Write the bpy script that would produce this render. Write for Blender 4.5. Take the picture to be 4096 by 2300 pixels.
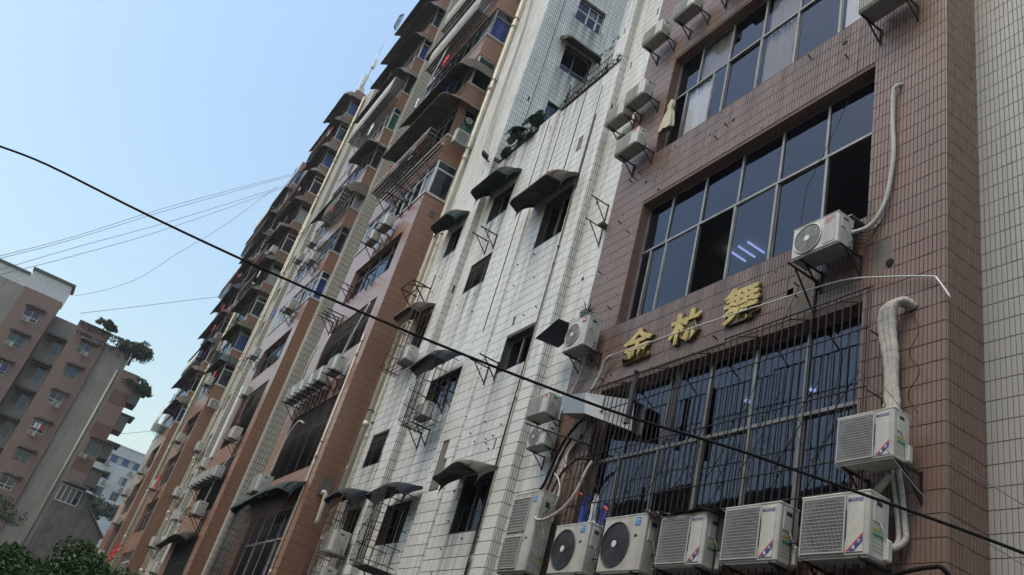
import bpy, math, random
import numpy as np
from mathutils import Vector, Matrix
random.seed(7); rng = np.random.default_rng(7)
for o in list(bpy.data.objects): bpy.data.objects.remove(o)
SC = bpy.context.scene
COL = SC.collection
# The site is laid out in units of U metres; eye level (1.6 m above the street) is z = 0 in those units.
U = 0.8
EYE = 1.6
def W(p): return Vector((p[0]*U, p[1]*U, p[2]*U+EYE))
# ---------------------------------------------------------------- camera
RM = ((0.52080404, 0.81511643, 0.25366977), (-0.30737669, 0.45627121, -0.83506656), (-0.79641869, 0.35693386, 0.48817568))
FPX = 3307.6
cam = bpy.data.objects.new('camera', bpy.data.cameras.new('camera')); COL.objects.link(cam)
r, dn, fw = [Vector(v) for v in RM]
m = Matrix((r, -dn, -fw)).transposed().to_4x4(); m.translation = W((0, 0, 0))
cam.matrix_world = m
cam.data.lens = FPX/4096*36; cam.data.clip_end = 3000; cam.data.clip_start = 0.05
SC.camera = cam
# ---------------------------------------------------------------- light
SUN_EL, SUN_AZ = math.radians(60), math.radians(176)   # compass bearing of the sun, 0 = +Y, clockwise
wd = bpy.data.worlds.new('World'); SC.world = wd; wd.use_nodes = True
nt = wd.node_tree; bg = nt.nodes['Background']
sky = nt.nodes.new('ShaderNodeTexSky'); sky.sky_type = 'NISHITA'; sky.sun_disc = False
sky.sun_elevation = SUN_EL; sky.sun_rotation = SUN_AZ
sky.air_density = 2.1; sky.dust_density = 2.8; sky.ozone_density = 3.0
nt.links.new(sky.outputs[0], bg.inputs[0]); bg.inputs[1].default_value = 0.15
sl = bpy.data.lights.new('sun', 'SUN'); sl.energy = 0.95; sl.angle = math.radians(24); sl.color = (1, 0.89, 0.74)
so = bpy.data.objects.new('sun', sl); COL.objects.link(so)
sd = Vector((math.sin(SUN_AZ)*math.cos(SUN_EL), math.cos(SUN_AZ)*math.cos(SUN_EL), math.sin(SUN_EL)))
so.rotation_euler = sd.to_track_quat('Z', 'Y').to_euler(); so.location = (0, 0, 60)
SC.view_settings.view_transform = 'Standard'; SC.view_settings.look = 'None'
SC.view_settings.exposure = 0.54; SC.view_settings.gamma = 1; SC.view_settings.use_curve_mapping = False
SC.render.engine = 'CYCLES'
SC.cycles.max_bounces = 6; SC.cycles.transparent_max_bounces = 16

# ---------------------------------------------------------------- helpers
def ray(px, py):
    a = ((px-2048)/FPX, (py-1150)/FPX, 1.0)
    return Vector([sum(RM[i][j]*a[i] for i in range(3)) for j in range(3)])
def onY(px, py, Y): d = ray(px, py); return d*(Y/d[1])
def onX(px, py, X): d = ray(px, py); return d*(X/d[0])
def far(px, py, t): return ray(px, py).normalized()*t
def onV(px, py, A, B):          # the sight line's point on the upright plane through A and B
    n = Vector((B[1]-A[1], A[0]-B[0], 0)); d = ray(px, py); return d*(n.dot(Vector(A))/n.dot(d))
ORG = {}
def meta(o, label=None, cat=None, group=None, kind=None):
    if label: o['label'] = label
    if cat: o['category'] = cat
    if group: o['group'] = group
    if kind: o['kind'] = kind
    return o
def thing(name, label, cat, o=(0, 0, -2), group=None):
    e = bpy.data.objects.new(name, None); COL.objects.link(e); e.location = W(o); e.empty_display_size = .2
    ORG[e.name] = Vector(o); return meta(e, label, cat, group)
class Face:
    """a wall plane: 'y' faces the street (-Y), 'x' faces +X; a runs along it, d goes inward"""
    def __init__(s, ax, c): s.ax, s.c = ax, c
    def pt(s, a, d, z): return (a, s.c+d, z) if s.ax == 'y' else (s.c-d, a, z)
class MB:
    def __init__(s): s.v = []; s.f = []; s.m = []; s.sm = []
    def add(s, vs, fs, m=0, smooth=False):
        n = len(s.v); s.v += [tuple(v) for v in vs]; s.f += [tuple(i+n for i in f) for f in fs]
        s.m += [m]*len(fs); s.sm += [smooth]*len(fs); return s
    def box(s, a, b, m=0):
        x0, x1 = sorted((a[0], b[0])); y0, y1 = sorted((a[1], b[1])); z0, z1 = sorted((a[2], b[2]))
        return s.add([(x0,y0,z0),(x1,y0,z0),(x1,y1,z0),(x0,y1,z0),(x0,y0,z1),(x1,y0,z1),(x1,y1,z1),(x0,y1,z1)],
                     [(0,3,2,1),(4,5,6,7),(0,1,5,4),(1,2,6,5),(2,3,7,6),(3,0,4,7)], m)
    def bevbox(s, a, b, r=.02, m=0):
        x0, x1 = sorted((a[0], b[0])); y0, y1 = sorted((a[1], b[1])); z0, z1 = sorted((a[2], b[2]))
        def ring(x0,x1,z0,z1,y,c): return [(x0+c,y,z0),(x1-c,y,z0),(x1,y,z0+c),(x1,y,z1-c),(x1-c,y,z1),(x0+c,y,z1),(x0,y,z1-c),(x0,y,z0+c)]
        vs = ring(x0+r,x1-r,z0+r,z1-r,y0,r*.4)+ring(x0,x1,z0,z1,y0+r,r)+ring(x0,x1,z0,z1,y1-r,r)+ring(x0+r,x1-r,z0+r,z1-r,y1,r*.4)
        fs = [tuple(range(8)), tuple(range(31,23,-1))]
        for k in range(3):
            for i in range(8): j=(i+1)%8; fs.append((k*8+j,k*8+i,k*8+8+i,k*8+8+j))
        return s.add(vs, fs, m)
    def fbox(s, F, a0, a1, d0, d1, z0, z1, m=0): return s.box(F.pt(a0,d0,z0), F.pt(a1,d1,z1), m)
    def quad(s, a, b, c, d, m=0): return s.add([a,b,c,d], [(0,1,2,3)], m)
    def bar(s, p, q, w, h=None, m=0):
        p = Vector(p); q = Vector(q); h = h or w; d = (q-p).normalized()
        up = Vector((0,0,1)) if abs(d.z) < .95 else Vector((0,1,0))
        a = d.cross(up).normalized()*w/2; b = a.cross(d).normalized()*h/2
        vs = [p+i*a+j*b for i,j in ((-1,-1),(1,-1),(1,1),(-1,1))]+[q+i*a+j*b for i,j in ((-1,-1),(1,-1),(1,1),(-1,1))]
        return s.add(vs, [(0,1,2,3),(7,6,5,4),(0,4,5,1),(1,5,6,2),(2,6,7,3),(3,7,4,0)], m)
    def tube(s, pts, r, n=6, m=0, closed=False, cap=True):
        pts = [Vector(p) for p in pts]; k = len(pts); rs = r if isinstance(r, (list, tuple)) else [r]*k
        vs = []; ref = None
        for i, p in enumerate(pts):
            t = (pts[(i+1) % k]-pts[i-1]) if closed else (pts[min(i+1, k-1)]-pts[max(i-1, 0)])
            t = t.normalized() if t.length > 1e-9 else Vector((0,0,1))
            if ref is None: ref = Vector((0,0,1)) if abs(t.z) < .9 else Vector((0,1,0))
            a = ref-t*ref.dot(t); a = a.normalized() if a.length > 1e-6 else t.orthogonal().normalized()
            ref = a; b = t.cross(a)
            vs += [p+rs[i]*(math.cos(2*math.pi*j/n)*a+math.sin(2*math.pi*j/n)*b) for j in range(n)]
        fs = []
        for i in range(k if closed else k-1):
            i2 = (i+1) % k
            for j in range(n): j2 = (j+1) % n; fs.append((i*n+j, i*n+j2, i2*n+j2, i2*n+j))
        if cap and not closed: fs += [tuple(range(n-1,-1,-1)), tuple((k-1)*n+j for j in range(n))]
        return s.add(vs, fs, m, True)
    def ring(s, c, rad, r, axis='y', n=28, k=4, m=0):
        pts = []
        for i in range(n):
            a = 2*math.pi*i/n; u, w = rad*math.cos(a), rad*math.sin(a)
            pts.append((c[0]+u, c[1], c[2]+w) if axis == 'y' else ((c[0], c[1]+u, c[2]+w) if axis == 'x' else (c[0]+u, c[1]+w, c[2])))
        return s.tube(pts, r, k, m, True)
    def disc(s, c, rad, th, n=24, m=0, axis='y'):
        vs = []
        for q in (0, th):
            for i in range(n):
                a = 2*math.pi*i/n; u, w = rad*math.cos(a), rad*math.sin(a)
                vs.append((c[0]+u, c[1]+q, c[2]+w) if axis == 'y' else ((c[0]+q, c[1]+u, c[2]+w) if axis == 'x' else (c[0]+u, c[1]+w, c[2]+q)))
        fs = [tuple(range(n)), tuple(range(2*n-1, n-1, -1))]+[((i+1)%n, i, n+i, n+(i+1)%n) for i in range(n)]
        return s.add(vs, fs, m)
    def build(s, name, mats, parent=None, o=None):
        base = Vector(o) if o is not None else (ORG[parent.name] if parent is not None else Vector((0,0,0)))
        me = bpy.data.meshes.new(name)
        me.from_pydata([((v[0]-base[0])*U, (v[1]-base[1])*U, (v[2]-base[2])*U) for v in s.v], [], s.f)
        mats = mats if isinstance(mats, (list, tuple)) else [mats]
        for mm in mats: me.materials.append(mm)
        if len(mats) > 1: me.polygons.foreach_set('material_index', s.m)
        me.polygons.foreach_set('use_smooth', s.sm); me.update()
        ob = bpy.data.objects.new(name, me); COL.objects.link(ob)
        if parent is not None:
            ob.parent = parent
            if o is not None: ob.location = (base-ORG[parent.name])*U
        else: ob.location = W(base)
        ORG[ob.name] = base
        return ob
def solo(mb, name, mats, label, cat, group=None, o=None):
    if o is None:
        n = len(mb.v); o = (sum(v[0] for v in mb.v)/n, sum(v[1] for v in mb.v)/n, min(v[2] for v in mb.v))
    return meta(mb.build(name, mats, None, o), label, cat, group)
def copy_tree(o, parent=None):
    c = o.copy(); COL.objects.link(c); c.parent = parent; ORG[c.name] = ORG[o.name]
    for ch in [x for x in KIDS.get(o.name, [])]: copy_tree(ch, c)
    return c
KIDS = {}
def freeze_kids(o):
    KIDS[o.name] = list(o.children)
    for ch in o.children: freeze_kids(ch)

# ---------------------------------------------------------------- materials
def mat(name, col, rough=.6, metal=0., var=0., noise=0., nscale=3., island=0., bump=0., bscale=40., spec=.5, streak=0., dark=None):
    m = bpy.data.materials.new(name); m.use_nodes = True; t = m.node_tree; N = t.nodes; L = t.links
    b = N['Principled BSDF']; b.inputs['Roughness'].default_value = rough; b.inputs['Metallic'].default_value = metal
    b.inputs['Specular IOR Level'].default_value = spec
    rgb = N.new('ShaderNodeRGB'); rgb.outputs[0].default_value = (*col, 1); cur = rgb.outputs[0]
    tc = N.new('ShaderNodeTexCoord')
    dk = dark or tuple(c*.35 for c in col)
    def mixin(fac, c2, typ='MIX'):
        nonlocal cur
        x = N.new('ShaderNodeMix'); x.data_type = 'RGBA'; x.blend_type = typ
        L.new(fac, x.inputs[0]); L.new(cur, x.inputs[6])
        if isinstance(c2, tuple): x.inputs[7].default_value = (*c2, 1)
        else: L.new(c2, x.inputs[7])
        cur = x.outputs[2]
    def mul(src, k, add=0.):
        x = N.new('ShaderNodeMath'); x.operation = 'MULTIPLY_ADD'; L.new(src, x.inputs[0]); x.inputs[1].default_value = k; x.inputs[2].default_value = add
        x.use_clamp = True; return x.outputs[0]
    if island:
        g = N.new('ShaderNodeNewGeometry'); mixin(mul(g.outputs['Random Per Island'], island), dk)
    if var:
        g = N.new('ShaderNodeObjectInfo'); mixin(mul(g.outputs['Random'], var), dk)
    if noise:
        n = N.new('ShaderNodeTexNoise'); n.inputs['Scale'].default_value = nscale; n.inputs['Detail'].default_value = 8; n.inputs['Roughness'].default_value = .65
        L.new(tc.outputs['Object'], n.inputs['Vector'])
        cr = N.new('ShaderNodeMapRange'); cr.inputs[1].default_value = .42; cr.inputs[2].default_value = .75; L.new(n.outputs[0], cr.inputs[0])
        mixin(mul(cr.outputs[0], noise), dk)
    if name.startswith('glazed'):   # grime washed down below sills and roof edges, given per tile
        at = N.new('ShaderNodeAttribute'); at.attribute_name = 'grime'; mixin(mul(at.outputs['Fac'], .8), (.12,.108,.09) if 'white' in name else (.075,.05,.04))
    if streak:   # rain streaks: noise squeezed sideways and drawn out downwards
        mp = N.new('ShaderNodeMapping'); mp.inputs['Scale'].default_value = (3.2, 3.2, .10); L.new(tc.outputs['Object'], mp.inputs[0])
        n = N.new('ShaderNodeTexNoise'); n.inputs['Scale'].default_value = 1.3; n.inputs['Detail'].default_value = 7; n.inputs['Roughness'].default_value = .7; L.new(mp.outputs[0], n.inputs['Vector'])
        cr = N.new('ShaderNodeMapRange'); cr.inputs[1].default_value = .48; cr.inputs[2].default_value = .78; L.new(n.outputs[0], cr.inputs[0])
        mixin(mul(cr.outputs[0], streak), dk)
    L.new(cur, b.inputs['Base Color'])
    if bump:
        n = N.new('ShaderNodeTexNoise'); n.inputs['Scale'].default_value = bscale; n.inputs['Detail'].default_value = 4; L.new(tc.outputs['Object'], n.inputs['Vector'])
        bm = N.new('ShaderNodeBump'); bm.inputs['Strength'].default_value = bump; bm.inputs['Distance'].default_value = .02
        L.new(n.outputs[0], bm.inputs['Height']); L.new(bm.outputs[0], b.inputs['Normal'])
    return m
def tilemat(name, c1, c2, grout, tw, th, rough=.3, dirt=.5, mortar=.012, spec=.5, dk=(.06,.055,.05)):
    """small upright tiles on a wall too far away to model them: joints by brick texture, in metres"""
    m = bpy.data.materials.new(name); m.use_nodes = True; t = m.node_tree; N = t.nodes; L = t.links; b = N['Principled BSDF']
    g = N.new('ShaderNodeNewGeometry'); sp = N.new('ShaderNodeSeparateXYZ'); L.new(g.outputs['Position'], sp.inputs[0])
    ad = N.new('ShaderNodeMath'); ad.operation = 'ADD'; L.new(sp.outputs[0], ad.inputs[0]); L.new(sp.outputs[1], ad.inputs[1])
    cb = N.new('ShaderNodeCombineXYZ'); L.new(ad.outputs[0], cb.inputs[0]); L.new(sp.outputs[2], cb.inputs[1])
    br = N.new('ShaderNodeTexBrick'); br.offset = 0; br.squash = 1; L.new(cb.outputs[0], br.inputs['Vector'])
    br.inputs['Scale'].default_value = 1; br.inputs['Brick Width'].default_value = tw; br.inputs['Row Height'].default_value = th
    br.inputs['Mortar Size'].default_value = mortar; br.inputs['Mortar Smooth'].default_value = .15; br.inputs['Bias'].default_value = 0
    br.inputs['Color1'].default_value = (*c1, 1); br.inputs['Color2'].default_value = (*c2, 1); br.inputs['Mortar'].default_value = (*grout, 1)
    mp = N.new('ShaderNodeMapping'); mp.inputs['Scale'].default_value = (1.4, 1.4, .13); L.new(g.outputs['Position'], mp.inputs[0])
    n = N.new('ShaderNodeTexNoise'); n.inputs['Scale'].default_value = 1; n.inputs['Detail'].default_value = 8; n.inputs['Roughness'].default_value = .7; L.new(mp.outputs[0], n.inputs['Vector'])
    cr = N.new('ShaderNodeMapRange'); cr.inputs[1].default_value = .45; cr.inputs[2].default_value = .8; cr.inputs[4].default_value = dirt; L.new(n.outputs[0], cr.inputs[0])
    x = N.new('ShaderNodeMix'); x.data_type = 'RGBA'; L.new(cr.outputs[0], x.inputs[0]); L.new(br.outputs['Color'], x.inputs[6]); x.inputs[7].default_value = (*dk, 1)
    n2 = N.new('ShaderNodeTexNoise'); n2.inputs['Scale'].default_value = .35; n2.inputs['Detail'].default_value = 5; L.new(g.outputs['Position'], n2.inputs['Vector'])
    c2r = N.new('ShaderNodeMapRange'); c2r.inputs[1].default_value = .4; c2r.inputs[2].default_value = .7; c2r.inputs[4].default_value = .28; L.new(n2.outputs[0], c2r.inputs[0])
    y = N.new('ShaderNodeMix'); y.data_type = 'RGBA'; L.new(c2r.outputs[0], y.inputs[0]); L.new(x.outputs[2], y.inputs[6]); y.inputs[7].default_value = (*[c*.5 for c in c1], 1)
    L.new(y.outputs[2], b.inputs['Base Color'])
    b.inputs['Roughness'].default_value = rough; b.inputs['Specular IOR Level'].default_value = spec
    bm = N.new('ShaderNodeBump'); bm.inputs['Strength'].default_value = .5; bm.inputs['Distance'].default_value = .006; bm.invert = True
    L.new(br.outputs['Fac'], bm.inputs['Height']); L.new(bm.outputs[0], b.inputs['Normal'])
    return m
TW, TH = .0755, .3333           # one wall tile with its joint (site units)
BR1, BR2 = (.25,.135,.105), (.21,.115,.092)
M = {}
M['tile_brown'] = mat('glazed_brown_tile', (.214,.145,.112), .36, island=.26, streak=.25, noise=.3, nscale=.7, spec=.42, dark=(.13,.07,.054))
M['tile_white'] = mat('glazed_white_tile', (.80,.785,.735), .32, island=.18, streak=.70, noise=.2, nscale=1.1, spec=.45, dark=(.27,.255,.23))
M['tile_grey'] = mat('glazed_grey_tile', (.38,.375,.345), .38, island=.18, streak=.3, spec=.4, dark=(.22,.21,.19))
M['grout'] = mat('dark_grout', (.115,.082,.068), .95, noise=.4)
M['grout_white'] = mat('grey_grout', (.075,.07,.062), .95, noise=.4)
M['bt'] = tilemat('brown_tile_wall', BR1, BR2, (.10,.06,.048), TW*U, TH*U, .32, .35, dk=(.09,.05,.04))
M['bay'] = tilemat('orange_brown_tile_wall', (.37,.19,.115), (.33,.165,.10), (.14,.075,.05), TW*U, TH*U, .27, .38, .011, .55, (.10,.055,.04))
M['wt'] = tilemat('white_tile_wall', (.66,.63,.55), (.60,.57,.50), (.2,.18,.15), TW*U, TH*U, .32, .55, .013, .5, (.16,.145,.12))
M['wt_shade'] = tilemat('shaded_white_tile_wall', (.50,.48,.41), (.45,.43,.37), (.09,.08,.07), .12, .29, .38, .45, .014, .45, (.12,.11,.095))  # darker copy of the white tile, flank shade put into its colour
M['cap'] = tilemat('white_cap_tile', (.62,.60,.55), (.55,.53,.48), (.2,.18,.16), .07, .5, .35, .6, .012)
M['pebble'] = mat('pinkish_pebbledash', (.30,.205,.165), .9, noise=.8, nscale=11, bump=.8, bscale=16, streak=.55, dark=(.10,.072,.062))
M['render'] = mat('grey_render', (.34,.305,.26), .92, noise=.4, nscale=.5, streak=.6, dark=(.11,.10,.09))
M['brick'] = tilemat('red_brick_infill', (.26,.12,.085), (.20,.10,.075), (.16,.14,.125), .24, .075, .9, .5, .012, .2)
M['farwall'] = tilemat('pale_far_tile', (.52,.54,.53), (.48,.50,.50), (.36,.38,.38), 1.2, .42, .5, .2, .05)
M['concrete'] = mat('stained_concrete', (.17,.15,.13), .95, noise=.8, nscale=1.5, streak=.7, bump=.5, bscale=12)
M['concrete_dark'] = mat('grimy_concrete', (.14,.13,.115), .95, noise=.6, nscale=1.2, bump=.5, bscale=9)
M['alu'] = mat('weathered_aluminium', (.27,.26,.24), .42, .55, noise=.6, nscale=4, streak=.5, dark=(.10,.09,.08))
M['alu_dark'] = mat('dull_dark_aluminium', (.13,.125,.12), .45, .5, noise=.5, nscale=4)
M['white_frame'] = mat('white_painted_frame', (.62,.62,.60), .45, noise=.35, nscale=3)
M['iron'] = mat('black_rusty_iron', (.022,.019,.018), .65, .3, noise=.6, nscale=9, dark=(.06,.03,.018))
M['rust'] = mat('rusty_iron', (.10,.05,.032), .85, .2, noise=.6, nscale=8)
M['ac'] = mat('cream_white_enamel', (.62,.61,.55), .38, noise=.55, nscale=2.5, streak=.65, var=.45, dark=(.25,.235,.20))
M['ac_dirty'] = mat('grubby_cream_enamel', (.50,.485,.43), .5, noise=.7, nscale=3, streak=.7, var=.35, dark=(.15,.13,.105))
M['ac_under'] = mat('dusty_base_plate', (.26,.26,.24), .6, noise=.5, nscale=5)
M['grille_dark'] = mat('black_plastic_grille', (.03,.031,.033), .5)
M['grille_grey'] = mat('grey_wire_grille', (.50,.50,.47), .45, .2)
M['coil'] = mat('dark_coil_fins', (.17,.165,.15), .6, .3, noise=.4, nscale=12)
M['hub'] = mat('pale_fan_hub', (.62,.64,.66), .35)
M['blue'] = mat('blue_sticker', (.02,.22,.55), .4)
M['red'] = mat('red_sticker', (.50,.05,.04), .45)
M['navy'] = mat('navy_print', (.03,.04,.22), .5)
M['white'] = mat('white_print', (.78,.78,.78), .5)
M['green'] = mat('green_sticker', (.05,.24,.08), .5)
M['yellow'] = mat('yellow_sticker', (.42,.40,.05), .5)
M['blackrub'] = mat('black_cable_sheath', (.010,.010,.011), .8, spec=.2)
M['hose'] = mat('dirty_white_wrap', (.50,.48,.43), .8, noise=.6, nscale=14, bump=.8, bscale=55, dark=(.2,.18,.15))
M['pvc'] = mat('cream_pvc_pipe', (.58,.54,.42), .42, noise=.4, nscale=1.5, streak=.5, dark=(.24,.2,.13))
M['conduit'] = mat('white_conduit', (.62,.62,.60), .4)
M['awn_dark'] = mat('grimy_fibreglass', (.062,.056,.048), .9, noise=.7, nscale=2.2, dark=(.10,.065,.03))
M['awn_teal'] = mat('faded_teal_fibreglass', (.030,.052,.052), .85, noise=.8, nscale=1.8, dark=(.018,.02,.02))
M['awn_blue'] = mat('dark_blue_sheet', (.022,.027,.042), .85, noise=.5, nscale=2)
M['awn_grey'] = mat('rusty_grey_sheet', (.12,.11,.095), .9, noise=.8, nscale=2, dark=(.03,.022,.018))
M['gold'] = mat('tarnished_gold_acrylic', (.52,.40,.13), .5, .1, noise=.6, nscale=6, dark=(.22,.15,.06))
M['gold_side'] = mat('dirty_letter_edge', (.09,.07,.03), .7)
M['galv'] = mat('galvanised_duct_sheet', (.30,.30,.29), .45, .8, noise=.3, nscale=3)
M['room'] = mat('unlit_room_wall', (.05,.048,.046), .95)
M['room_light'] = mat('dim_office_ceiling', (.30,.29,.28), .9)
M['cloth_cream'] = mat('cream_curtain_cloth', (.46,.43,.31), .9, noise=.3, nscale=10)
M['cloth_blue'] = mat('blue_curtain_cloth', (.03,.09,.42), .85, noise=.3, nscale=5)
M['cloth_green'] = mat('green_curtain_cloth', (.06,.24,.15), .85)
M['cloth_white'] = mat('white_curtain_cloth', (.68,.70,.74), .85)
M['cloth_red'] = mat('red_cloth', (.55,.03,.04), .85)
M['cloth_pink'] = mat('pink_cloth', (.62,.30,.36), .85)
M['cloth_dark'] = mat('dark_grey_cloth', (.06,.058,.065), .9)
M['leaf'] = mat('dark_green_leaf', (.060,.125,.030), .5, island=.8, spec=.4, dark=(.012,.03,.008))
M['leaf2'] = mat('roof_shrub_leaf', (.05,.09,.04), .6, island=.7, dark=(.015,.03,.012))
M['bigleaf'] = mat('broad_green_leaf', (.035,.085,.03), .4, island=.5, noise=.3, nscale=8)
M['bark'] = mat('bark', (.09,.07,.055), .95, noise=.5, nscale=10, bump=.6)
M['asphalt'] = mat('asphalt', (.05,.05,.052), .9, noise=.4, nscale=4, bump=.4, bscale=30)
M['pave'] = mat('grey_paving', (.16,.155,.15), .9, noise=.4, nscale=2)
def glassmat(name, tint, refl=.10, alpha=.6):
    m = bpy.data.materials.new(name); m.use_nodes = True; t = m.node_tree; N = t.nodes; L = t.links; N.remove(N['Principled BSDF'])
    out = N['Material Output']; tr = N.new('ShaderNodeBsdfTransparent'); tr.inputs[0].default_value = (*[c*alpha for c in tint], 1)
    gl = N.new('ShaderNodeBsdfGlossy'); gl.inputs['Roughness'].default_value = .03; gl.inputs['Color'].default_value = (.42,.46,.56,1)
    fr = N.new('ShaderNodeFresnel'); fr.inputs[0].default_value = 1.55
    ma = N.new('ShaderNodeMath'); ma.operation = 'ADD'; ma.inputs[1].default_value = refl; ma.use_clamp = True; L.new(fr.outputs[0], ma.inputs[0])
    ge = N.new('ShaderNodeNewGeometry'); ms = N.new('ShaderNodeMath'); ms.operation = 'SUBTRACT'; ms.inputs[0].default_value = 1; L.new(ge.outputs['Backfacing'], ms.inputs[1])
    mm_ = N.new('ShaderNodeMath'); mm_.operation = 'MULTIPLY'; L.new(ma.outputs[0], mm_.inputs[0]); L.new(ms.outputs[0], mm_.inputs[1])
    mx = N.new('ShaderNodeMixShader'); L.new(mm_.outputs[0], mx.inputs[0]); L.new(tr.outputs[0], mx.inputs[1]); L.new(gl.outputs[0], mx.inputs[2]); L.new(mx.outputs[0], out.inputs[0])
    n = N.new('ShaderNodeTexNoise'); n.inputs['Scale'].default_value = .9; tc = N.new('ShaderNodeTexCoord'); L.new(tc.outputs['Object'], n.inputs['Vector'])
    bm = N.new('ShaderNodeBump'); bm.inputs['Strength'].default_value = .12; bm.inputs['Distance'].default_value = .03; L.new(n.outputs[0], bm.inputs['Height']); L.new(bm.outputs[0], gl.inputs['Normal'])
    return m
M['glass'] = glassmat('blue_tinted_glass', (.50,.58,.85), .07, .75)
M['glass_clear'] = glassmat('clear_glass', (1,1,1), .03, .9)
M['glass2'] = glassmat('greenish_glass', (.62,.74,.72), .06, .85)
lampm = bpy.data.materials.new('lit_tube'); lampm.use_nodes = True
lampm.node_tree.nodes['Principled BSDF'].inputs['Emission Color'].default_value = (1,.97,.9,1); lampm.node_tree.nodes['Principled BSDF'].inputs['Emission Strength'].default_value = 1.3
M['lamp'] = lampm

# ---------------------------------------------------------------- wall, tile, window builders
def wall(F, a0, a1, z0, z1, holes, name, m, parent, depth=.28, back=.5, off=0., ends=(1,1)):
    """a wall face with openings, their reveals behind it, closed at the back edges"""
    mb = MB()
    As = sorted({a0, a1, *[h[0] for h in holes], *[h[1] for h in holes]}); As = [a for a in As if a0 <= a <= a1]
    Zs = sorted({z0, z1, *[h[2] for h in holes], *[h[3] for h in holes]}); Zs = [z for z in Zs if z0 <= z <= z1]
    flip = (F.ax == 'x')
    for i in range(len(As)-1):
        for j in range(len(Zs)-1):
            ca, cz = (As[i]+As[i+1])/2, (Zs[j]+Zs[j+1])/2
            if any(h[0] < ca < h[1] and h[2] < cz < h[3] for h in holes): continue
            p = [F.pt(As[i],off,Zs[j]), F.pt(As[i+1],off,Zs[j]), F.pt(As[i+1],off,Zs[j+1]), F.pt(As[i],off,Zs[j+1])]
            mb.quad(*p)
    for h in holes:
        b0, b1, c0, c1 = h[:4]; d = depth
        mb.quad(F.pt(b0,off,c0),F.pt(b0,off,c1),F.pt(b0,d,c1),F.pt(b0,d,c0)); mb.quad(F.pt(b1,off,c0),F.pt(b1,d,c0),F.pt(b1,d,c1),F.pt(b1,off,c1))
        mb.quad(F.pt(b0,off,c1),F.pt(b1,off,c1),F.pt(b1,d,c1),F.pt(b0,d,c1)); mb.quad(F.pt(b0,off,c0),F.pt(b0,d,c0),F.pt(b1,d,c0),F.pt(b1,off,c0))
    if ends[0]: mb.quad(F.pt(a0,off,z0),F.pt(a0,back,z0),F.pt(a0,back,z1),F.pt(a0,off,z1))
    if ends[1]: mb.quad(F.pt(a1,off,z0),F.pt(a1,off,z1),F.pt(a1,back,z1),F.pt(a1,back,z0))
    mb.quad(F.pt(a0,off,z1),F.pt(a0,back,z1),F.pt(a1,back,z1),F.pt(a1,off,z1)); mb.quad(F.pt(a0,off,z0),F.pt(a1,off,z0),F.pt(a1,back,z0),F.pt(a0,back,z0))
    return mb.build(name, m, parent)
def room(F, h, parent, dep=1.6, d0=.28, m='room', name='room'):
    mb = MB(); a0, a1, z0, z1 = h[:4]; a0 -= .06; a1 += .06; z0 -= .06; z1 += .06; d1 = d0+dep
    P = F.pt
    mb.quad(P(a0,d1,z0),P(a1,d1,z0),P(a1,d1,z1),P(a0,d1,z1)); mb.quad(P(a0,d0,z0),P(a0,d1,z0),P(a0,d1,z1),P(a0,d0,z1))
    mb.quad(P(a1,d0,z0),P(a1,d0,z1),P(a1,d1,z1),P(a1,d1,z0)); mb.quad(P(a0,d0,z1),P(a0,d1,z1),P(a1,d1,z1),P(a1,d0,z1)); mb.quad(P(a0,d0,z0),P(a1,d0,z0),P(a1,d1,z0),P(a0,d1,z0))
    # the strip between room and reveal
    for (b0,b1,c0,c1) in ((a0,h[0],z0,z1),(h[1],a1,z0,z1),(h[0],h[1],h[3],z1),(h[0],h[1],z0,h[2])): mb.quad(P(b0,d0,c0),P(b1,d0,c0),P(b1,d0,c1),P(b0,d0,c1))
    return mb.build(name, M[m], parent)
TILE = {}
def tile_mesh(ax, w, h, m, jt=None):
    k = (ax, round(w,4), round(h,4), m.name)
    if k not in TILE:
        mb = MB(); F = Face(ax, 0); jt = .015 if m is M['tile_white'] else .009; j = jt/2; t = .014; c = .006
        P = F.pt
        vs = [P(j+c,-t,j+c),P(w-j-c,-t,j+c),P(w-j-c,-t,h-j-c),P(j+c,-t,h-j-c),P(j,-t+c,j),P(w-j,-t+c,j),P(w-j,-t+c,h-j),P(j,-t+c,h-j),P(j,0,j),P(w-j,0,j),P(w-j,0,h-j),P(j,0,h-j)]
        fs = [(0,1,2,3)]+[(i,4+i,4+(i+1)%4,(i+1)%4) for i in range(4)]+[(4+i,8+i,8+(i+1)%4,4+(i+1)%4) for i in range(4)]
        me = bpy.data.meshes.new('tile'); me.from_pydata([(v[0]*U,v[1]*U,v[2]*U) for v in vs], [], fs); me.materials.append(m); me.update(); TILE[k] = me
    return TILE[k]
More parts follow.
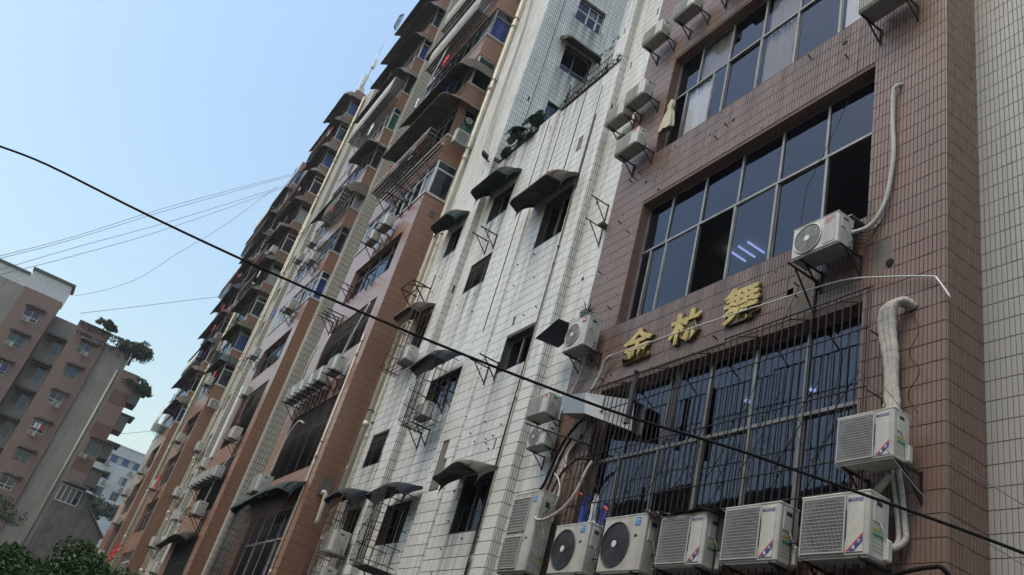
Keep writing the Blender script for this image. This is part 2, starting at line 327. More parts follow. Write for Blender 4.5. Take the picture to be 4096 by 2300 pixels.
def tiles(F, a0, a1, z0, z1, holes, m, parent, tw=TW, th=TH, seam=0., keep=None, budget=None, name='tile', zo=0.):
    """rows of upright tiles; those inside `keep` (a box a0,a1,z0,z1) become parts one by one while the budget lasts"""
    nc = max(1, int(round((a1-a0)/tw))); w = (a1-a0)/nc
    zb = math.floor((z0-zo)/th)*th+zo; rows = np.arange(zb, z1, th)
    A, Z = np.meshgrid(a0+w*np.arange(nc), rows); A = A.ravel(); Z = Z.ravel(); ok = np.ones(A.shape, bool)
    ok &= (Z >= z0-th*.5) & (Z+th <= z1+th*.5) & (rng.random(len(A)) > .0015)
    for h in holes: ok &= ~((A+w*.5 > h[0]) & (A+w*.5 < h[1]) & (Z+th*.5 > h[2]-.02) & (Z+th*.5 < h[3]+.02))
    A = A[ok]; Z = Z[ok]
    if keep is not None and budget is not None:
        kk = (A >= keep[0]) & (A < keep[1]) & (Z >= keep[2]) & (Z < keep[3])
        ids = np.nonzero(kk)[0][:budget[0]]; budget[0] -= len(ids)
        me = tile_mesh(F.ax, w, th, m)
        for i in ids:
            o = bpy.data.objects.new('tile', me); COL.objects.link(o); o.parent = parent
            o.location = (Vector(F.pt(A[i], 0, Z[i]))-ORG[parent.name])*U
        msk = np.ones(len(A), bool); msk[ids] = False; A = A[msk]; Z = Z[msk]
    n = len(A)
    if not n: return
    j = .0075 if m is M['tile_white'] else .0045; t = .014; c = .004
    jit = rng.normal(0, .0016, n)
    loc = []
    def pt(a, d, z): loc.append(np.stack([a, F.c+d, z], 1) if F.ax == 'y' else np.stack([F.c-d, a, z], 1))
    for (da, dd, dz) in ((j+c,-t,j+c),(w-j-c,-t,j+c),(w-j-c,-t,th-j-c),(j+c,-t,th-j-c),(j,0,j),(w-j,0,j),(w-j,0,th-j),(j,0,th-j)):
        pt(A+da, (dd+(jit if dd else 0))*np.ones(n), Z+dz)
    V = np.stack(loc, 1).reshape(-1, 3); base = ORG[parent.name]
    V = (V-np.array(base))*U
    fs = np.array([(0,1,2,3),(0,4,5,1),(1,5,6,2),(2,6,7,3),(3,7,4,0)])
    Fi = (fs[None]+8*np.arange(n)[:,None,None]).reshape(-1, 4)
    me = bpy.data.meshes.new(name); me.vertices.add(len(V)); me.vertices.foreach_set('co', V.ravel().astype(np.float32))
    me.loops.add(Fi.size); me.loops.foreach_set('vertex_index', Fi.ravel().astype(np.int32))
    me.polygons.add(len(Fi)); me.polygons.foreach_set('loop_start', np.arange(0, Fi.size, 4, dtype=np.int32))
    me.polygons.foreach_set('use_smooth', np.zeros(len(Fi), bool)); me.update(calc_edges=True); me.validate(); me.materials.append(m)
    gr = np.zeros(n); ci = np.round((A-a0)/w).astype(int)+4; cn = rng.random(ci.max()+9)**2; cn = np.convolve(cn, [.25,.5,.25], 'same')
    for h in holes:
        if len(h) != 4 or h[1]-h[0] < .5: continue
        u_ = (A+w*.5 > h[0]-.15) & (A+w*.5 < h[1]+.15) & (Z < h[2]); gr += np.where(u_, np.exp(-(h[2]-Z)/1.7)*cn[ci]*1.7, 0)
    if z1 < 30: gr += np.exp(-(z1-Z)/2.6)*cn[ci]*1.5
    gr = np.clip(gr+rng.normal(0,.03,n), 0, 1)
    at = me.attributes.new('grime', 'FLOAT', 'FACE'); at.data.foreach_set('value', np.repeat(gr, 5).astype(np.float32))
    o = bpy.data.objects.new('tile_field', me); COL.objects.link(o); o.parent = parent; o['kind'] = 'stuff'
    ORG[o.name] = base
    return o
def window(F, a0, a1, z0, z1, cols, transom, parent, fm='alu', gm='glass', d=.12, fw=.055, open_=(), upper=None, curtains=None, lowpat=None):
    """frame (part) with every pane and curtain a sub-part; cols = inner mullion positions of the lower tier"""
    fm = M[fm]; gm = M[gm]; mb = MB(); up = upper if upper is not None else cols
    mb.fbox(F,a0,a0+fw,d,d+.07,z0,z1); mb.fbox(F,a1-fw,a1,d,d+.07,z0,z1); mb.fbox(F,a0+fw,a1-fw,d,d+.07,z0,z0+fw); mb.fbox(F,a0+fw,a1-fw,d,d+.07,z1-fw,z1)
    rows = [(z0+fw, z1-fw, cols, 0)] if transom is None else [(z0+fw, transom-fw/2, cols, 0), (transom+fw/2, z1-fw, up, 1)]
    if transom is not None: mb.fbox(F,a0+fw,a1-fw,d-.012,d+.075,transom-fw/2,transom+fw/2)
    for (r0, r1, cs, tier) in rows:
        for c in cs: mb.fbox(F,c-fw/2,c+fw/2,d-.005,d+.068,r0,r1)
    fr = mb.build('window', fm, parent)
    for (r0, r1, cs, tier) in rows:
        ed = [a0+fw]+[v for c in cs for v in (c-fw/2, c+fw/2)]+[a1-fw]
        for i in range(0, len(ed), 2):
            k = i//2
            if tier == 0 and k in open_: continue
            g = MB(); s = .022 if tier == 0 else .0
            if s:
                e0, e1 = ed[i]+.003, ed[i+1]-.003
                g2 = MB(); dd = d+.015+(.028 if k % 2 else 0)
                g2.fbox(F,e0,e0+s,dd,dd+.025,r0,r1); g2.fbox(F,e1-s,e1,dd,dd+.025,r0,r1); g2.fbox(F,e0+s,e1-s,dd,dd+.025,r0,r0+s); g2.fbox(F,e0+s,e1-s,dd,dd+.025,r1-s,r1)
                g2.build('sash', fm, fr)
                g.fbox(F,e0+s,e1-s,dd+.008,dd+.016,r0+s,r1-s)
            else: g.fbox(F,ed[i],ed[i+1],d+.03,d+.038,r0,r1)
            ty, tz = random.uniform(-.007,.007), random.uniform(-.007,.007); L_ = max(1, ed[i+1]-ed[i])
            ca, cz = (ed[i]+ed[i+1])/2, (r0+r1)/2; nv = []
            for v in g.v:
                a = v[0] if F.ax == 'y' else v[1]; dd_ = ty*(a-ca)*2+tz*(v[2]-cz)*2
                nv.append((v[0], v[1]+dd_, v[2]) if F.ax == 'y' else (v[0]-dd_, v[1], v[2]))
            g.v = nv
            g.build('pane', M['glass_clear'] if curtains and (tier, k) in curtains else gm, fr)
            if curtains and (tier, k) in curtains: curtain(F, ed[i]+.02, ed[i+1]-.02, d+.13, r0, r1, M[curtains[(tier,k)]], fr)
    return fr
def curtain(F, a0, a1, d, z0, z1, m, parent, folds=None):
    mb = MB(); n = max(8, int((a1-a0)*26)); vs = []
    for i in range(n+1):
        a = a0+(a1-a0)*i/n; dd = d+.045*math.sin(i*1.9+a0)+.02*math.sin(i*.7)
        vs += [F.pt(a,dd,z0), F.pt(a,dd,z1)]
    mb.add(vs, [(2*i,2*i+2,2*i+3,2*i+1) for i in range(n)], 0, True)
    return mb.build('curtain', m, parent)
def text_mesh(body, size, name, m, parent, place, ext=.006, off=0., axis='y', bevel=0., sx=1., shear=0.):
    cu = bpy.data.curves.new(name, 'FONT'); cu.body = body; cu.size = 1; cu.extrude = ext/size; cu.offset = off; cu.align_x = 'LEFT'; cu.shear = shear
    if bevel: cu.bevel_depth = bevel/size
    cu.resolution_u = 3
    t = bpy.data.objects.new(name, cu); COL.objects.link(t); bpy.context.view_layer.update()
    me = bpy.data.meshes.new_from_object(t.evaluated_get(bpy.context.evaluated_depsgraph_get())); bpy.data.objects.remove(t)
    n = len(me.vertices); co = np.zeros(n*3); me.vertices.foreach_get('co', co); co = co.reshape(-1, 3)
    if n == 0: return None
    mn = co.min(0); mx = co.max(0); hgt = max(mx[1]-mn[1], 1e-3); s = size/hgt
    x, y, z = (co[:,0]-mn[0])*s*sx, (co[:,1]-mn[1])*s, (co[:,2])*size
    out = np.stack([x, -z, y], 1) if axis == 'y' else np.stack([z, x, y], 1)
    me.vertices.foreach_set('co', (out*U).ravel()); me.materials.clear(); me.materials.append(m); me.update(); me.name = name
    o = bpy.data.objects.new(name, me); COL.objects.link(o); o.parent = parent
    if parent is not None: o.location = (Vector(place)-ORG[parent.name])*U
    else: o.location = W(place)
    ORG[o.name] = Vector(place); o['w'] = float((mx[0]-mn[0])*s*sx); del o['w']
    return o
#PART2
# ---------------------------------------------------------------- the street
G0 = -2.0
mb = MB(); mb.quad((-900,-900,G0-.15),(900,-900,G0-.15),(900,900,G0-.15),(-900,900,G0-.15)); meta(mb.build('ground', M['asphalt']), kind='structure')
mb = MB(); mb.quad((-300,-5.2,G0-.145),(60,-5.2,G0-.145),(60,5.2,G0-.145),(-300,5.2,G0-.145)); meta(mb.build('road', M['asphalt']), kind='structure')
mb = MB(); mb.box((-104,5.2,G0-.15),(30,10.9,G0)); meta(mb.build('pavement', M['pave']), kind='structure')

# ================================================================ brown tiled office building
bb = thing('brown_office_building', 'brown tiled building with long office windows, barred at the bottom, right of the white wall', 'building', (-12,10,G0))
FB = Face('y', 10.0); FS = Face('x', -6.66)
WX0, WX1 = -15.5, -8.17
w3 = (WX0, WX1, 4.32, 8.19); w2 = (WX0, WX1, 10.02, 13.9); w1 = (WX0, WX1, 15.72, 19.58)
patch = (-8.0,-7.62,8.62,9.45); hole1 = (-16.15,-16.0,16.55,16.8)
wall(FB, -17.1, -6.66, G0, 26.2, [w3, w2, w1], 'wall', M['grout'], bb, .30, .6, ends=(1,0))
for (h) in (w3, w2, w1):   # tiled reveals
    for nm, F, a, b, c, d in (('x', Face('x', h[0]), 10.0, 10.12, h[2], h[3]),):
        pass
PEEL = [(-9.95,-9.75,8.6,9.05),(-9.75,-9.3,8.3,9.66),(-9.9,-9.75,8.9,9.4)]
BUD = [300]
tiles(FB, -17.1, -6.66, G0, 26.2, [w3, w2, w1, patch]+PEEL, M['tile_brown'], bb, keep=(-8.1,-6.6,2.6,9.3), budget=BUD)
wall(FS, 10.0, 10.92, G0, 26.2, [], 'side_wall', M['grout'], bb, .1, .5, ends=(0,0))
tiles(FS, 10.0, 10.92, G0, 26.2, [], M['tile_brown'], bb, tw=.077)
mb = MB(); mb.box((-17.1,10.02,26.2),(-6.68,14.5,26.6)); mb.build('roof', M['concrete'], bb)
for q in [patch]+PEEL: mb = MB(); mb.fbox(FB,q[0],q[1],-.004,.01,q[2],q[3]); mb.build('bare_render_patch', M['concrete'], bb)
mb = MB(); mb.disc((-7.66,9.97,8.78),.075,.02,10); mb.build('broken_hole', M['blackrub'], bb)
mb = MB()                                              # reveals of the openings, lined with the same tile
for h in (w3, w2, w1):
    mb.fbox(FB,h[0],h[0]+.004,.0,.29,h[2],h[3]-.005); mb.fbox(FB,h[0],h[1],.0,.29,h[3]-.004,h[3])
mb.build('reveal', M['bt'], bb)
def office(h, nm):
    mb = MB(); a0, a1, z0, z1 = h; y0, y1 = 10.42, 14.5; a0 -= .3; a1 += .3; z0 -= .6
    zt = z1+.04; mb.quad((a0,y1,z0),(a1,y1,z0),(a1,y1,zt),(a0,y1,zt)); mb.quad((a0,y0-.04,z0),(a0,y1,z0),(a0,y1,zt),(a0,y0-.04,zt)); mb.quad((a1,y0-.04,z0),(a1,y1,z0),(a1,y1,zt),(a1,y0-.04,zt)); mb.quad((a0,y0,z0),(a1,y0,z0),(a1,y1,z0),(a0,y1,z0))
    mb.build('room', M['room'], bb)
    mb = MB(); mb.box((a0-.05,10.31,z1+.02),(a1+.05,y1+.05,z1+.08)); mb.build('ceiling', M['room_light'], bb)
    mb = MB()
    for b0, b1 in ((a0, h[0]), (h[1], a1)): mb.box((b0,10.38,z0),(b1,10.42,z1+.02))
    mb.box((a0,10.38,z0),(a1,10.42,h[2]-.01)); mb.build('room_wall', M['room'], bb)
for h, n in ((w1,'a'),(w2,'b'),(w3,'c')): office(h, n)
mull = [-14.5, -13.25, -12.0, -10.76, -9.5]
window(FB, w2[0], w2[1], w2[2], w2[3], [-15.05,-14.45,-13.28,-12.06,-10.8,-9.46], 12.35, bb, upper=mull, open_=(3,6), fw=.065, d=.26)
window(FB, w1[0], w1[1], w1[2], w1[3], [-14.9,-13.8,-13.25,-12.03,-10.78,-9.45], 18.0, bb, upper=mull, open_=(0,), fw=.065, d=.26, curtains={(0,1):'cloth_white',(0,4):'room_light',(0,6):'cloth_white',(1,1):'room_light',(1,3):'room_light'})
window(FB, w3[0], w3[1], w3[2], w3[3], [-14.6,-13.28,-11.99,-10.73,-9.54], 6.45, bb, upper=mull, open_=(), fw=.07, d=.26)
mb = MB()                                              # left-over rusty expansion bolts and short pegs of old signs
for i in range(46):
    a = random.uniform(-16.8,-8.5); z = random.choice((random.uniform(14.05,15.6), random.uniform(8.4,9.9)))
    if random.random() < .25: a = random.uniform(-16.9,-15.7); z = random.uniform(9,18)
    if random.random() < .45: mb.bar((a,9.985,z),(a+.01,9.86,z+.02),.022)
    else: mb.disc((a,9.975,z),random.uniform(.015,.03),.02,6)
for a, z, q in ((-16.07,16.7,.085),(-14.9,14.1,.05),(-15.6,14.75,.05),(-12.3,15.0,.05),(-9.0,15.2,.06)): mb.disc((a,9.978,z),q,.02,10)
mb.build('drill_hole', M['blackrub'], bb)
mb = MB()                                              # ceiling lamps seen through the panes
for x in (-15.1,-14.75,-14.4): mb = MB(); mb.box((x,12.85,13.80),(x+.05,13.5,13.84)); mb.build('ceiling_lamp', M['lamp'], bb)
for (x, y, z) in ((-11.0,12.1,8.12),(-12.6,11.9,8.12)):
    mb = MB(); mb.disc((x,y,z),.07,.03,12,axis='z'); mb.build('ceiling_lamp', M['lamp'], bb)

# ================================================================ grey tiled wall at the far right
gb = thing('grey_tiled_building', 'pale grey tiled wall at the right edge, set back beyond the brown corner', 'building', (-4,11,G0))
FG = Face('y', 10.92); G_TW, G_TH = .0835, .335
wall(FG, -6.66, 2.0, G0, 27, [], 'wall', M['grout'], gb, .1, .5)
BUD = [300]
tiles(FG, -6.66, -3.6, G0, 27, [], M['tile_grey'], gb, tw=G_TW, th=G_TH, keep=(-6.7,-5.35,2.2,9.0), budget=BUD)
tiles(FG, -3.6, 2.0, G0, 12, [], M['tile_grey'], gb, tw=.16, th=G_TH*2)

# ================================================================ white tiled building (low wing and tower)
wb = thing('white_tiled_building', 'white tiled building with scattered hooded windows, between the brown building and the orange bays', 'building', (-24,10,G0))
BUD = [300]
FR = Face('y', 10.1); FP = Face('y', 9.82); FC = Face('y', 9.83); FQ = Face('y', 9.76); FA = Face('y', 9.58); FA2 = Face('y', 9.53); FT = Face('x', -27.0); FZ = Face('y', 9.49)
def seg(F, a0, a1, z0, z1, holes, keep=None, skips=(), tw=TW, m='tile_white', zo=0., back=.5, ends=(1,1)):
    wall(F, a0, a1, z0, z1, [h for h in holes if h[1]-h[0] > .2 and len(h) == 4], 'wall', M['grout_white'], wb, .3, back, ends=ends)
    tiles(F, a0, a1, z0, z1, list(holes)+list(skips), M[m], wb, tw=tw, keep=keep, budget=BUD if keep else None, zo=zo)
wR = (-17.5,-17.12,16.5,17.25)
seg(FR, -18.6, -17.1, G0, 27, [], skips=[(-17.36,-17.1,12.3,13.9),(-17.3,-17.1,16.4,17.3)])
mb = MB(); mb.fbox(FR,-17.36,-17.1,-.02,.02,12.3,13.9); mb.fbox(FR,-17.3,-17.1,-.02,.02,16.4,17.3); mb.build('bare_jamb', M['white_frame'], wb)
mb = MB(); mb.fbox(FR,-17.36,-17.1,-.3,0,13.9,13.96); mb.fbox(FR,-17.4,-17.1,-.35,0,17.3,17.36); mb.build('lintel_slab', M['concrete_dark'], wb)
seg(FP, -19.3, -18.6, G0, 27, [], ends=(1,0), keep=(-19.31,-18.59,2.3,9.4))
FPS = Face('x', -18.6); wall(FPS, 9.82, 10.1, G0, 27, [], 'pier_side', M['grout_white'], wb, .1, .3, ends=(0,0)); tiles(FPS, 9.82, 10.1, G0, 27, [], M['tile_white'], wb, tw=.07, keep=(9.8,10.2,2.3,6), budget=BUD)
ROOF = 21.75
hC = (-21.2,-19.53,14.72,16.6); hE = (-21.2,-19.53,10.0,11.24); hI = (-21.2,-19.53,5.03,6.5)
hA = (-26.2,-24.5,17.86,19.4); hD = (-26.17,-24.5,14.74,16.0); hG = (-26.3,-24.0,9.69,11.0); hK = (-26.4,-24.55,4.96,6.35)
bare = [(-23.3,-22.9,6.5,8.0),(-22.9,-22.65,6.5,7.35),(-21.1,-20.95,11.6,11.9),(-20.1,-19.85,18.4,19.0),(-24.2,-23.95,9.9,10.9)]
seg(FC, -22.3, -19.3, G0, ROOF, [hC, hE, hI], keep=(-21.5,-19.3,2.3,9.5), skips=bare+[(-19.45,-19.3,16.5,19.6)])
seg(FQ, -23.7, -22.3, G0, ROOF, [], skips=bare, zo=.12)
FQS = Face('x', -22.3); tiles(FQS, 9.76, 9.83, G0, ROOF, [], M['tile_white'], wb, tw=.07, zo=.12)
seg(FC, -27.0, -23.7, G0, ROOF, [hA, hD, hG, hK], skips=bare+[(-26.9,-26.6,20.2,20.9),(-26.3,-26.15,21.0,21.4)])
# pier and wing left of it
hB = (-29.1,-28.0,17.48,18.8); hF = (-29.3,-28.05,12.1,14.2); hH = (-29.71,-28.1,8.05,9.32); hJ = (-29.4,-28.1,4.9,6.5)
seg(FA2, -27.6, -27.0, G0, 44, [], ends=(1,0))
seg(FA, -31.1, -27.6, G0, 44, [hB, hF, hH, hJ], zo=.05)
wall(FT, 9.53, 10.32, G0, 44, [], 'pier_side', M['grout_white'], wb, .1, .1, ends=(0,0)); tiles(FT, 9.53, 9.83, G0, ROOF, [], M['tile_white'], wb, tw=.075)
tiles(FT, 9.53, 10.3, ROOF, 44, [], M['tile_white'], wb, tw=.1, th=.27)
# tower flank above the low roof
FT2 = Face('x', -27.06); tw1 = (11.1,12.75,32.2,33.6); tw2 = (11.1,12.68,28.6,30.1); tw3 = (11.1,12.7,25.1,26.5); tw4 = (14.6,15.6,28.6,30.3)
wall(FT2, 10.32, 17.5, ROOF-1, 44, [tw1,tw2,tw3,tw4], 'flank_wall', M['grout_white'], wb, .22, .5)
tiles(FT2, 10.34, 17.5, ROOF-.4, 44, [tw1,tw2,tw3,tw4], M['tile_white'], wb, tw=.1, th=.27)
for h, fr, tr in ((tw1,'white_frame',32.95),(tw2,'alu',29.0),(tw3,'alu',25.7),(tw4,'alu',29.2)):
    window(FT2, h[0],h[1],h[2],h[3],[(h[0]+h[1])/2-.1,(h[0]+h[1])/2+.45][:1 if tr<30 else 2],tr,wb,fm=fr,d=.1,fw=.05, curtains={(1,1):'room_light'} if tr > 30 else None)
    room(FT2, h, wb, d0=.22)
# small strip pier beside the first orange bay
wall(FZ, -31.3, -31.1, G0, 44, [], 'strip_pier', M['grout_white'], wb, .1, .3); tiles(FZ, -31.3, -31.1, G0, 44, [], M['tile_white'], wb, tw=.1)
FZS = Face('x', -31.1); tiles(FZS, 9.49, 9.58, G0, 44, [], M['tile_white'], wb, tw=.09)
mb = MB(); mb.box((-26.98,9.76,ROOF),(-18.62,9.90,ROOF+.04)); mb.box((-27,9.9,ROOF-1),(-18.6,20,ROOF-.9)); mb.build('roof', M['concrete'], wb)
for b in bare[:4]: mb = MB(); mb.fbox(FC, b[0], b[1], -.004 if b[0] > -22.3 else -.078, .02, b[2], b[3]); mb.build('bare_render_patch', M['concrete'], wb)
WINS = [(FC,hC,[-20.4],None,(0,)),(FC,hE,[-20.4],None,(0,1)),(FC,hI,[-20.6,-20.0],None,()),(FC,hA,[-25.75,-25.1],None,(0,)),(FC,hD,[-25.3],None,()),(FC,hG,[-25.2,-24.6],None,()),
        (FC,hK,[-25.5],None,(0,1)),(FA,hB,[-28.55],None,()),(FA,hF,[-28.7],None,()),(FA,hH,[-28.9],None,()),(FA,hJ,[-28.8],None,())]
for F, h, cs, tr, op in WINS:
    window(F, h[0],h[1],h[2],h[3], cs, tr, wb, d=.2, fw=.05, open_=op, gm='glass2'); room(F, h, wb, d0=.3)
# barred windows set flush in the openings
def bars(F, h, parent, n, hor=3, d=.04, r=.012, nm='window_bars', m='iron'):
    mb = MB()
    for i in range(n+1):
        a = h[0]+(h[1]-h[0])*i/n; mb.tube([F.pt(a,d,h[2]),F.pt(a,d,h[3])], r, 4)
    for k in range(hor+1):
        z = h[2]+(h[3]-h[2])*k/hor; mb.tube([F.pt(h[0],d-.012,z),F.pt(h[1],d-.012,z)], r, 4)
    return mb.build(nm, M[m], parent)
bars(FC, hD, wb, 15); bars(FA, hH, wb, 14, 4); bars(FC, hI, wb, 14, 2, d=.1)
# water stains, old bolts
mb = MB()
for i in range(34):
    if random.random() < .6: a = random.uniform(-22.2,-19.5); z = random.uniform(2.6,8.5) if random.random() < .5 else random.uniform(11.4,14.4); F = FC
    else: a = random.uniform(-30,-24); z = random.uniform(13,17.3); F = FC if a > -27 else FA
    if a < -27.6 or a > -27: mb.bar(F.pt(a,-.015,z),F.pt(a+.02,-.07,z-.01),.028)
mb.build('old_bolt', M['blackrub'], wb)
for (a, z) in ((-21.6,6.3),(-18.2,15.35),(-17.9,12.4)):
    mb = MB(); mb.disc(((FC.pt if a < -19.3 else FR.pt)(a,-.02,z)),.06,.02,10); mb.build('pipe_hole', M['blackrub'], wb)

# ================================================================ the orange-brown bays of the long apartment block
TOPS = [21.45, 25.0, 28.57, 32.14, 35.7, 39.27, 42.84, 46.4, 49.98, 53.5]
ROOFZ = 57.0
ORD = ['nearest', 'second', 'third', 'fourth']
def bay(idx, X1, X0, Yf, Yb, wx0, wx1, lowwins, nfl=10, first=21.45, near=True):
    """one orange-brown bay: solid below with recessed windows, wrap-round corner windows above"""
    b = thing('orange_bay_building', ['orange-brown tiled apartment bay nearest the white wall, with one wide window per floor below',
        'second orange-brown tiled apartment bay from the white wall, rising beside a white tiled pier','third orange-brown tiled apartment bay, under the roof aerial at the skyline',
        'farthest orange-brown tiled apartment bay, at the left end of the long block'][idx], 'building', (X1, Yf, G0))
    F = Face('y', Yf); FX = Face('x', X1)
    base = first
    wall(F, X0, X1, G0, base-.06, lowwins, 'wall', M['bay'], b, .35, .6, ends=(1,0))
    wall(FX, Yf, Yb, G0, base-.06, [], 'side_wall', M['bay'], b, .1, .3, ends=(0,0))
    for k, h in enumerate(lowwins):
        nm = 4; cs = [h[0]+(h[1]-h[0])*(i+1)/nm for i in range(nm-1)]
        window(F, h[0],h[1],h[2],h[3], cs, h[3]-(h[3]-h[2])*.3, b, d=.22, fw=.06, fm='white_frame' if k == 3 else ('alu' if k else 'alu_dark'), gm='glass', open_=(3,) if k == 0 else ())
        room(F, h, b, d0=.35)
    tops = [t for t in TOPS if t >= first-.1][:nfl]
    for k, t in enumerate(tops):
        zt = t+2.08; nxt = (tops[k+1] if k+1 < len(tops) else ROOFZ)
        # white cap course on the parapet
        mb = MB(); mb.box((X0,Yf-.045,t-.06),(X1+.045,Yf+.1,t+.06)); mb.box((X1-.1,Yf+.1,t-.06),(X1+.045,Yb,t+.06)); mb.build('sill', M['cap'], b)
        # parapet band of the next floor (front and side), with its soffit
        if zt < ROOFZ:
            mb = MB(); mb.box((X0,Yf,zt),(X1,Yf+.12,nxt-.06)); mb.box((X1-.12,Yf+.12,zt),(X1,Yb,nxt-.06)); mb.build('parapet', M['bay'], b)
            mb = MB(); mb.box((X0+.01,Yf+.12,zt+.03),(X1-.12,Yb+.4,zt+.1)); mb.build('soffit', M['concrete_dark'], b)
        gm = 'glass' if (k+idx) % 3 else 'glass2'
        n = 8; cs = [X0+.1+(X1-X0-.2)*(i+1)/n for i in range(n-1)]
        cur = {}
        if near:
            for q in range(n):
                if random.random() < .35: cur[(0,q)] = random.choice(('cloth_white','cloth_blue','cloth_white','cloth_green'))
            window(F, X0+.06, X1-.06, t+.06, zt, cs, zt-.5, b, fm='alu' if k % 2 else 'white_frame', gm=gm, d=.05, fw=.05, open_=(random.randint(0,6),), curtains=cur)
        else: window(F, X0+.06, X1-.06, t+.06, zt, cs[1::2], None, b, fm='alu', gm=gm, d=.05, fw=.06)
        c2 = {(0,0): random.choice(('cloth_blue','cloth_green','cloth_blue','cloth_white'))} if (k+idx) % 2 else None
        window(FX, Yf+.09, Yb-.02, t+.06, zt, [], zt-.5, b, fm='alu' if k % 2 else 'white_frame', gm=gm, d=.05, fw=.06, curtains=c2)
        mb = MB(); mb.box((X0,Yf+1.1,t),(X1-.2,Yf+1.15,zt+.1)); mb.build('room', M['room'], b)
    # body behind
    mb = MB(); mb.box((X0+.02,Yf+1.3,G0),(X1-.3,Yb+6,ROOFZ-.5)); mb.build('core_wall', M['wt_shade'], b)
    mb = MB(); mb.box((X0,Yf+.01,ROOFZ-.9),(X1-.01,Yb+5,ROOFZ-.3)); mb.build('roof', M['bay'], b)
    return b, F, FX
b1w = [(-38.4,-32.4,17.52,19.72),(-38.4,-32.4,13.68,16.07),(-38.5,-32.45,8.08,11.3),(-38.5,-32.45,2.2,6.6)]
B1, F1, FX1 = bay(0, -31.3, -40.2, 8.4, 9.55, 0, 0, b1w)
b2w = [(-55.2,-48.9,17.3,19.65),(-55.2,-48.9,12.4,16.0),(-55.2,-48.9,7.9,11.1),(-55.2,-48.9,2.2,6.4)]
B2, F2, FX2 = bay(1, -47.7, -57.0, 8.38, 9.1, 0, 0, b2w)
b3w = [(-79.6,-73.6,16.9,19.2),(-79.6,-73.6,12.6,15.4),(-79.6,-73.6,8.6,11.3),(-79.6,-73.6,4.5,7.0)]
B3, F3, FX3 = bay(2, -72.9, -81.5, 8.4, 9.55, 0, 0, b3w, near=False)
b4w = [(-98.4,-92.6,16.6,19.3),(-98.4,-92.6,12.0,15.3),(-98.4,-92.6,7.6,11.0)]
B4, F4, FX4 = bay(3, -91.0, -104.0, 8.4, 9.1, 0, 0, b4w, near=False)
# white tiled piers, shade painted on their deep flanks, between the bays, and the white recess walls
def pier(label, X1, X0, Y0, Y1, z1=ROOFZ-.2):
    p = thing('tiled_pier', label, 'pier', (X1, Y0, G0))
    mb = MB(); mb.quad((X0,Y0,G0),(X1,Y0,G0),(X1,Y0,z1),(X0,Y0,z1)); mb.build('front', M['wt'], p)
    mb = MB(); mb.quad((X1,Y0,G0),(X1,Y1,G0),(X1,Y1,z1),(X1,Y0,z1)); mb.quad((X0,Y0,G0),(X0,Y0,z1),(X0,Y1,z1),(X0,Y1,G0)); mb.quad((X0,Y0,z1),(X1,Y0,z1),(X1,Y1,z1),(X0,Y1,z1)); mb.build('side', M['wt_shade'], p)
    return p
pier('white tiled pier with shade-toned flank between the nearest and second orange bays', -47.0, -47.7, 9.05, 11.2)
pier('narrow pier with shade-toned flank between the third and fourth orange bays', -90.3, -91.0, 9.1, 11.5)
rw = thing('recess_wall', 'white tiled recessed wall between the second and third orange bays, crossed by drainpipes', 'wall', (-65,9.6,G0))
Fr2 = Face('y', 9.62)
rh = [(-71.2,-69.9,z,z+1.4) for z in (8.3,12.0,15.4,19.0,22.6,26.2,29.8,33.3,36.9)]
wall(Fr2, -72.9, -68.6, G0, ROOFZ-.2, rh, 'wall', M['wt'], rw, .3, .6, ends=(0,0))
for h in rh: window(Fr2, h[0],h[1],h[2],h[3],[(h[0]+h[1])/2],None,rw,d=.2,fw=.05,gm='glass2'); room(Fr2, h, rw, d0=.3)
mb = MB(); mb.quad((-68.6,9.55,G0),(-68.6,9.9,G0),(-68.6,9.9,ROOFZ-.2),(-68.6,9.55,ROOFZ-.2)); mb.quad((-68.9,9.55,G0),(-68.6,9.55,G0),(-68.6,9.55,ROOFZ-.2),(-68.9,9.55,ROOFZ-.2)); mb.build('rib', M['wt_shade'], rw)
wall(Face('y', 9.9), -68.6, -57.0, G0, ROOFZ-.2, [(-66.5,-64.8,z,z+1.4) for z in (8.3,12.0,15.4,19.0)], 'wall', M['wt'], rw, .3, .6, ends=(0,0))
rw2 = thing('recess_wall', 'dim recessed wall in the gap left of the nearest orange bay', 'wall', (-43.5,11.2,G0))
mb = MB(); mb.box((-47.7,11.2,G0),(-40.0,11.6,ROOFZ-.2)); mb.build('wall', M['wt'], rw2)
rw3 = thing('recess_wall', 'recessed wall between the third orange bay and the narrow pier', 'wall', (-86,11.5,G0))
mb = MB(); mb.box((-91.0,11.5,G0),(-81.3,11.9,ROOFZ-.2)); mb.build('wall', M['wt'], rw3)
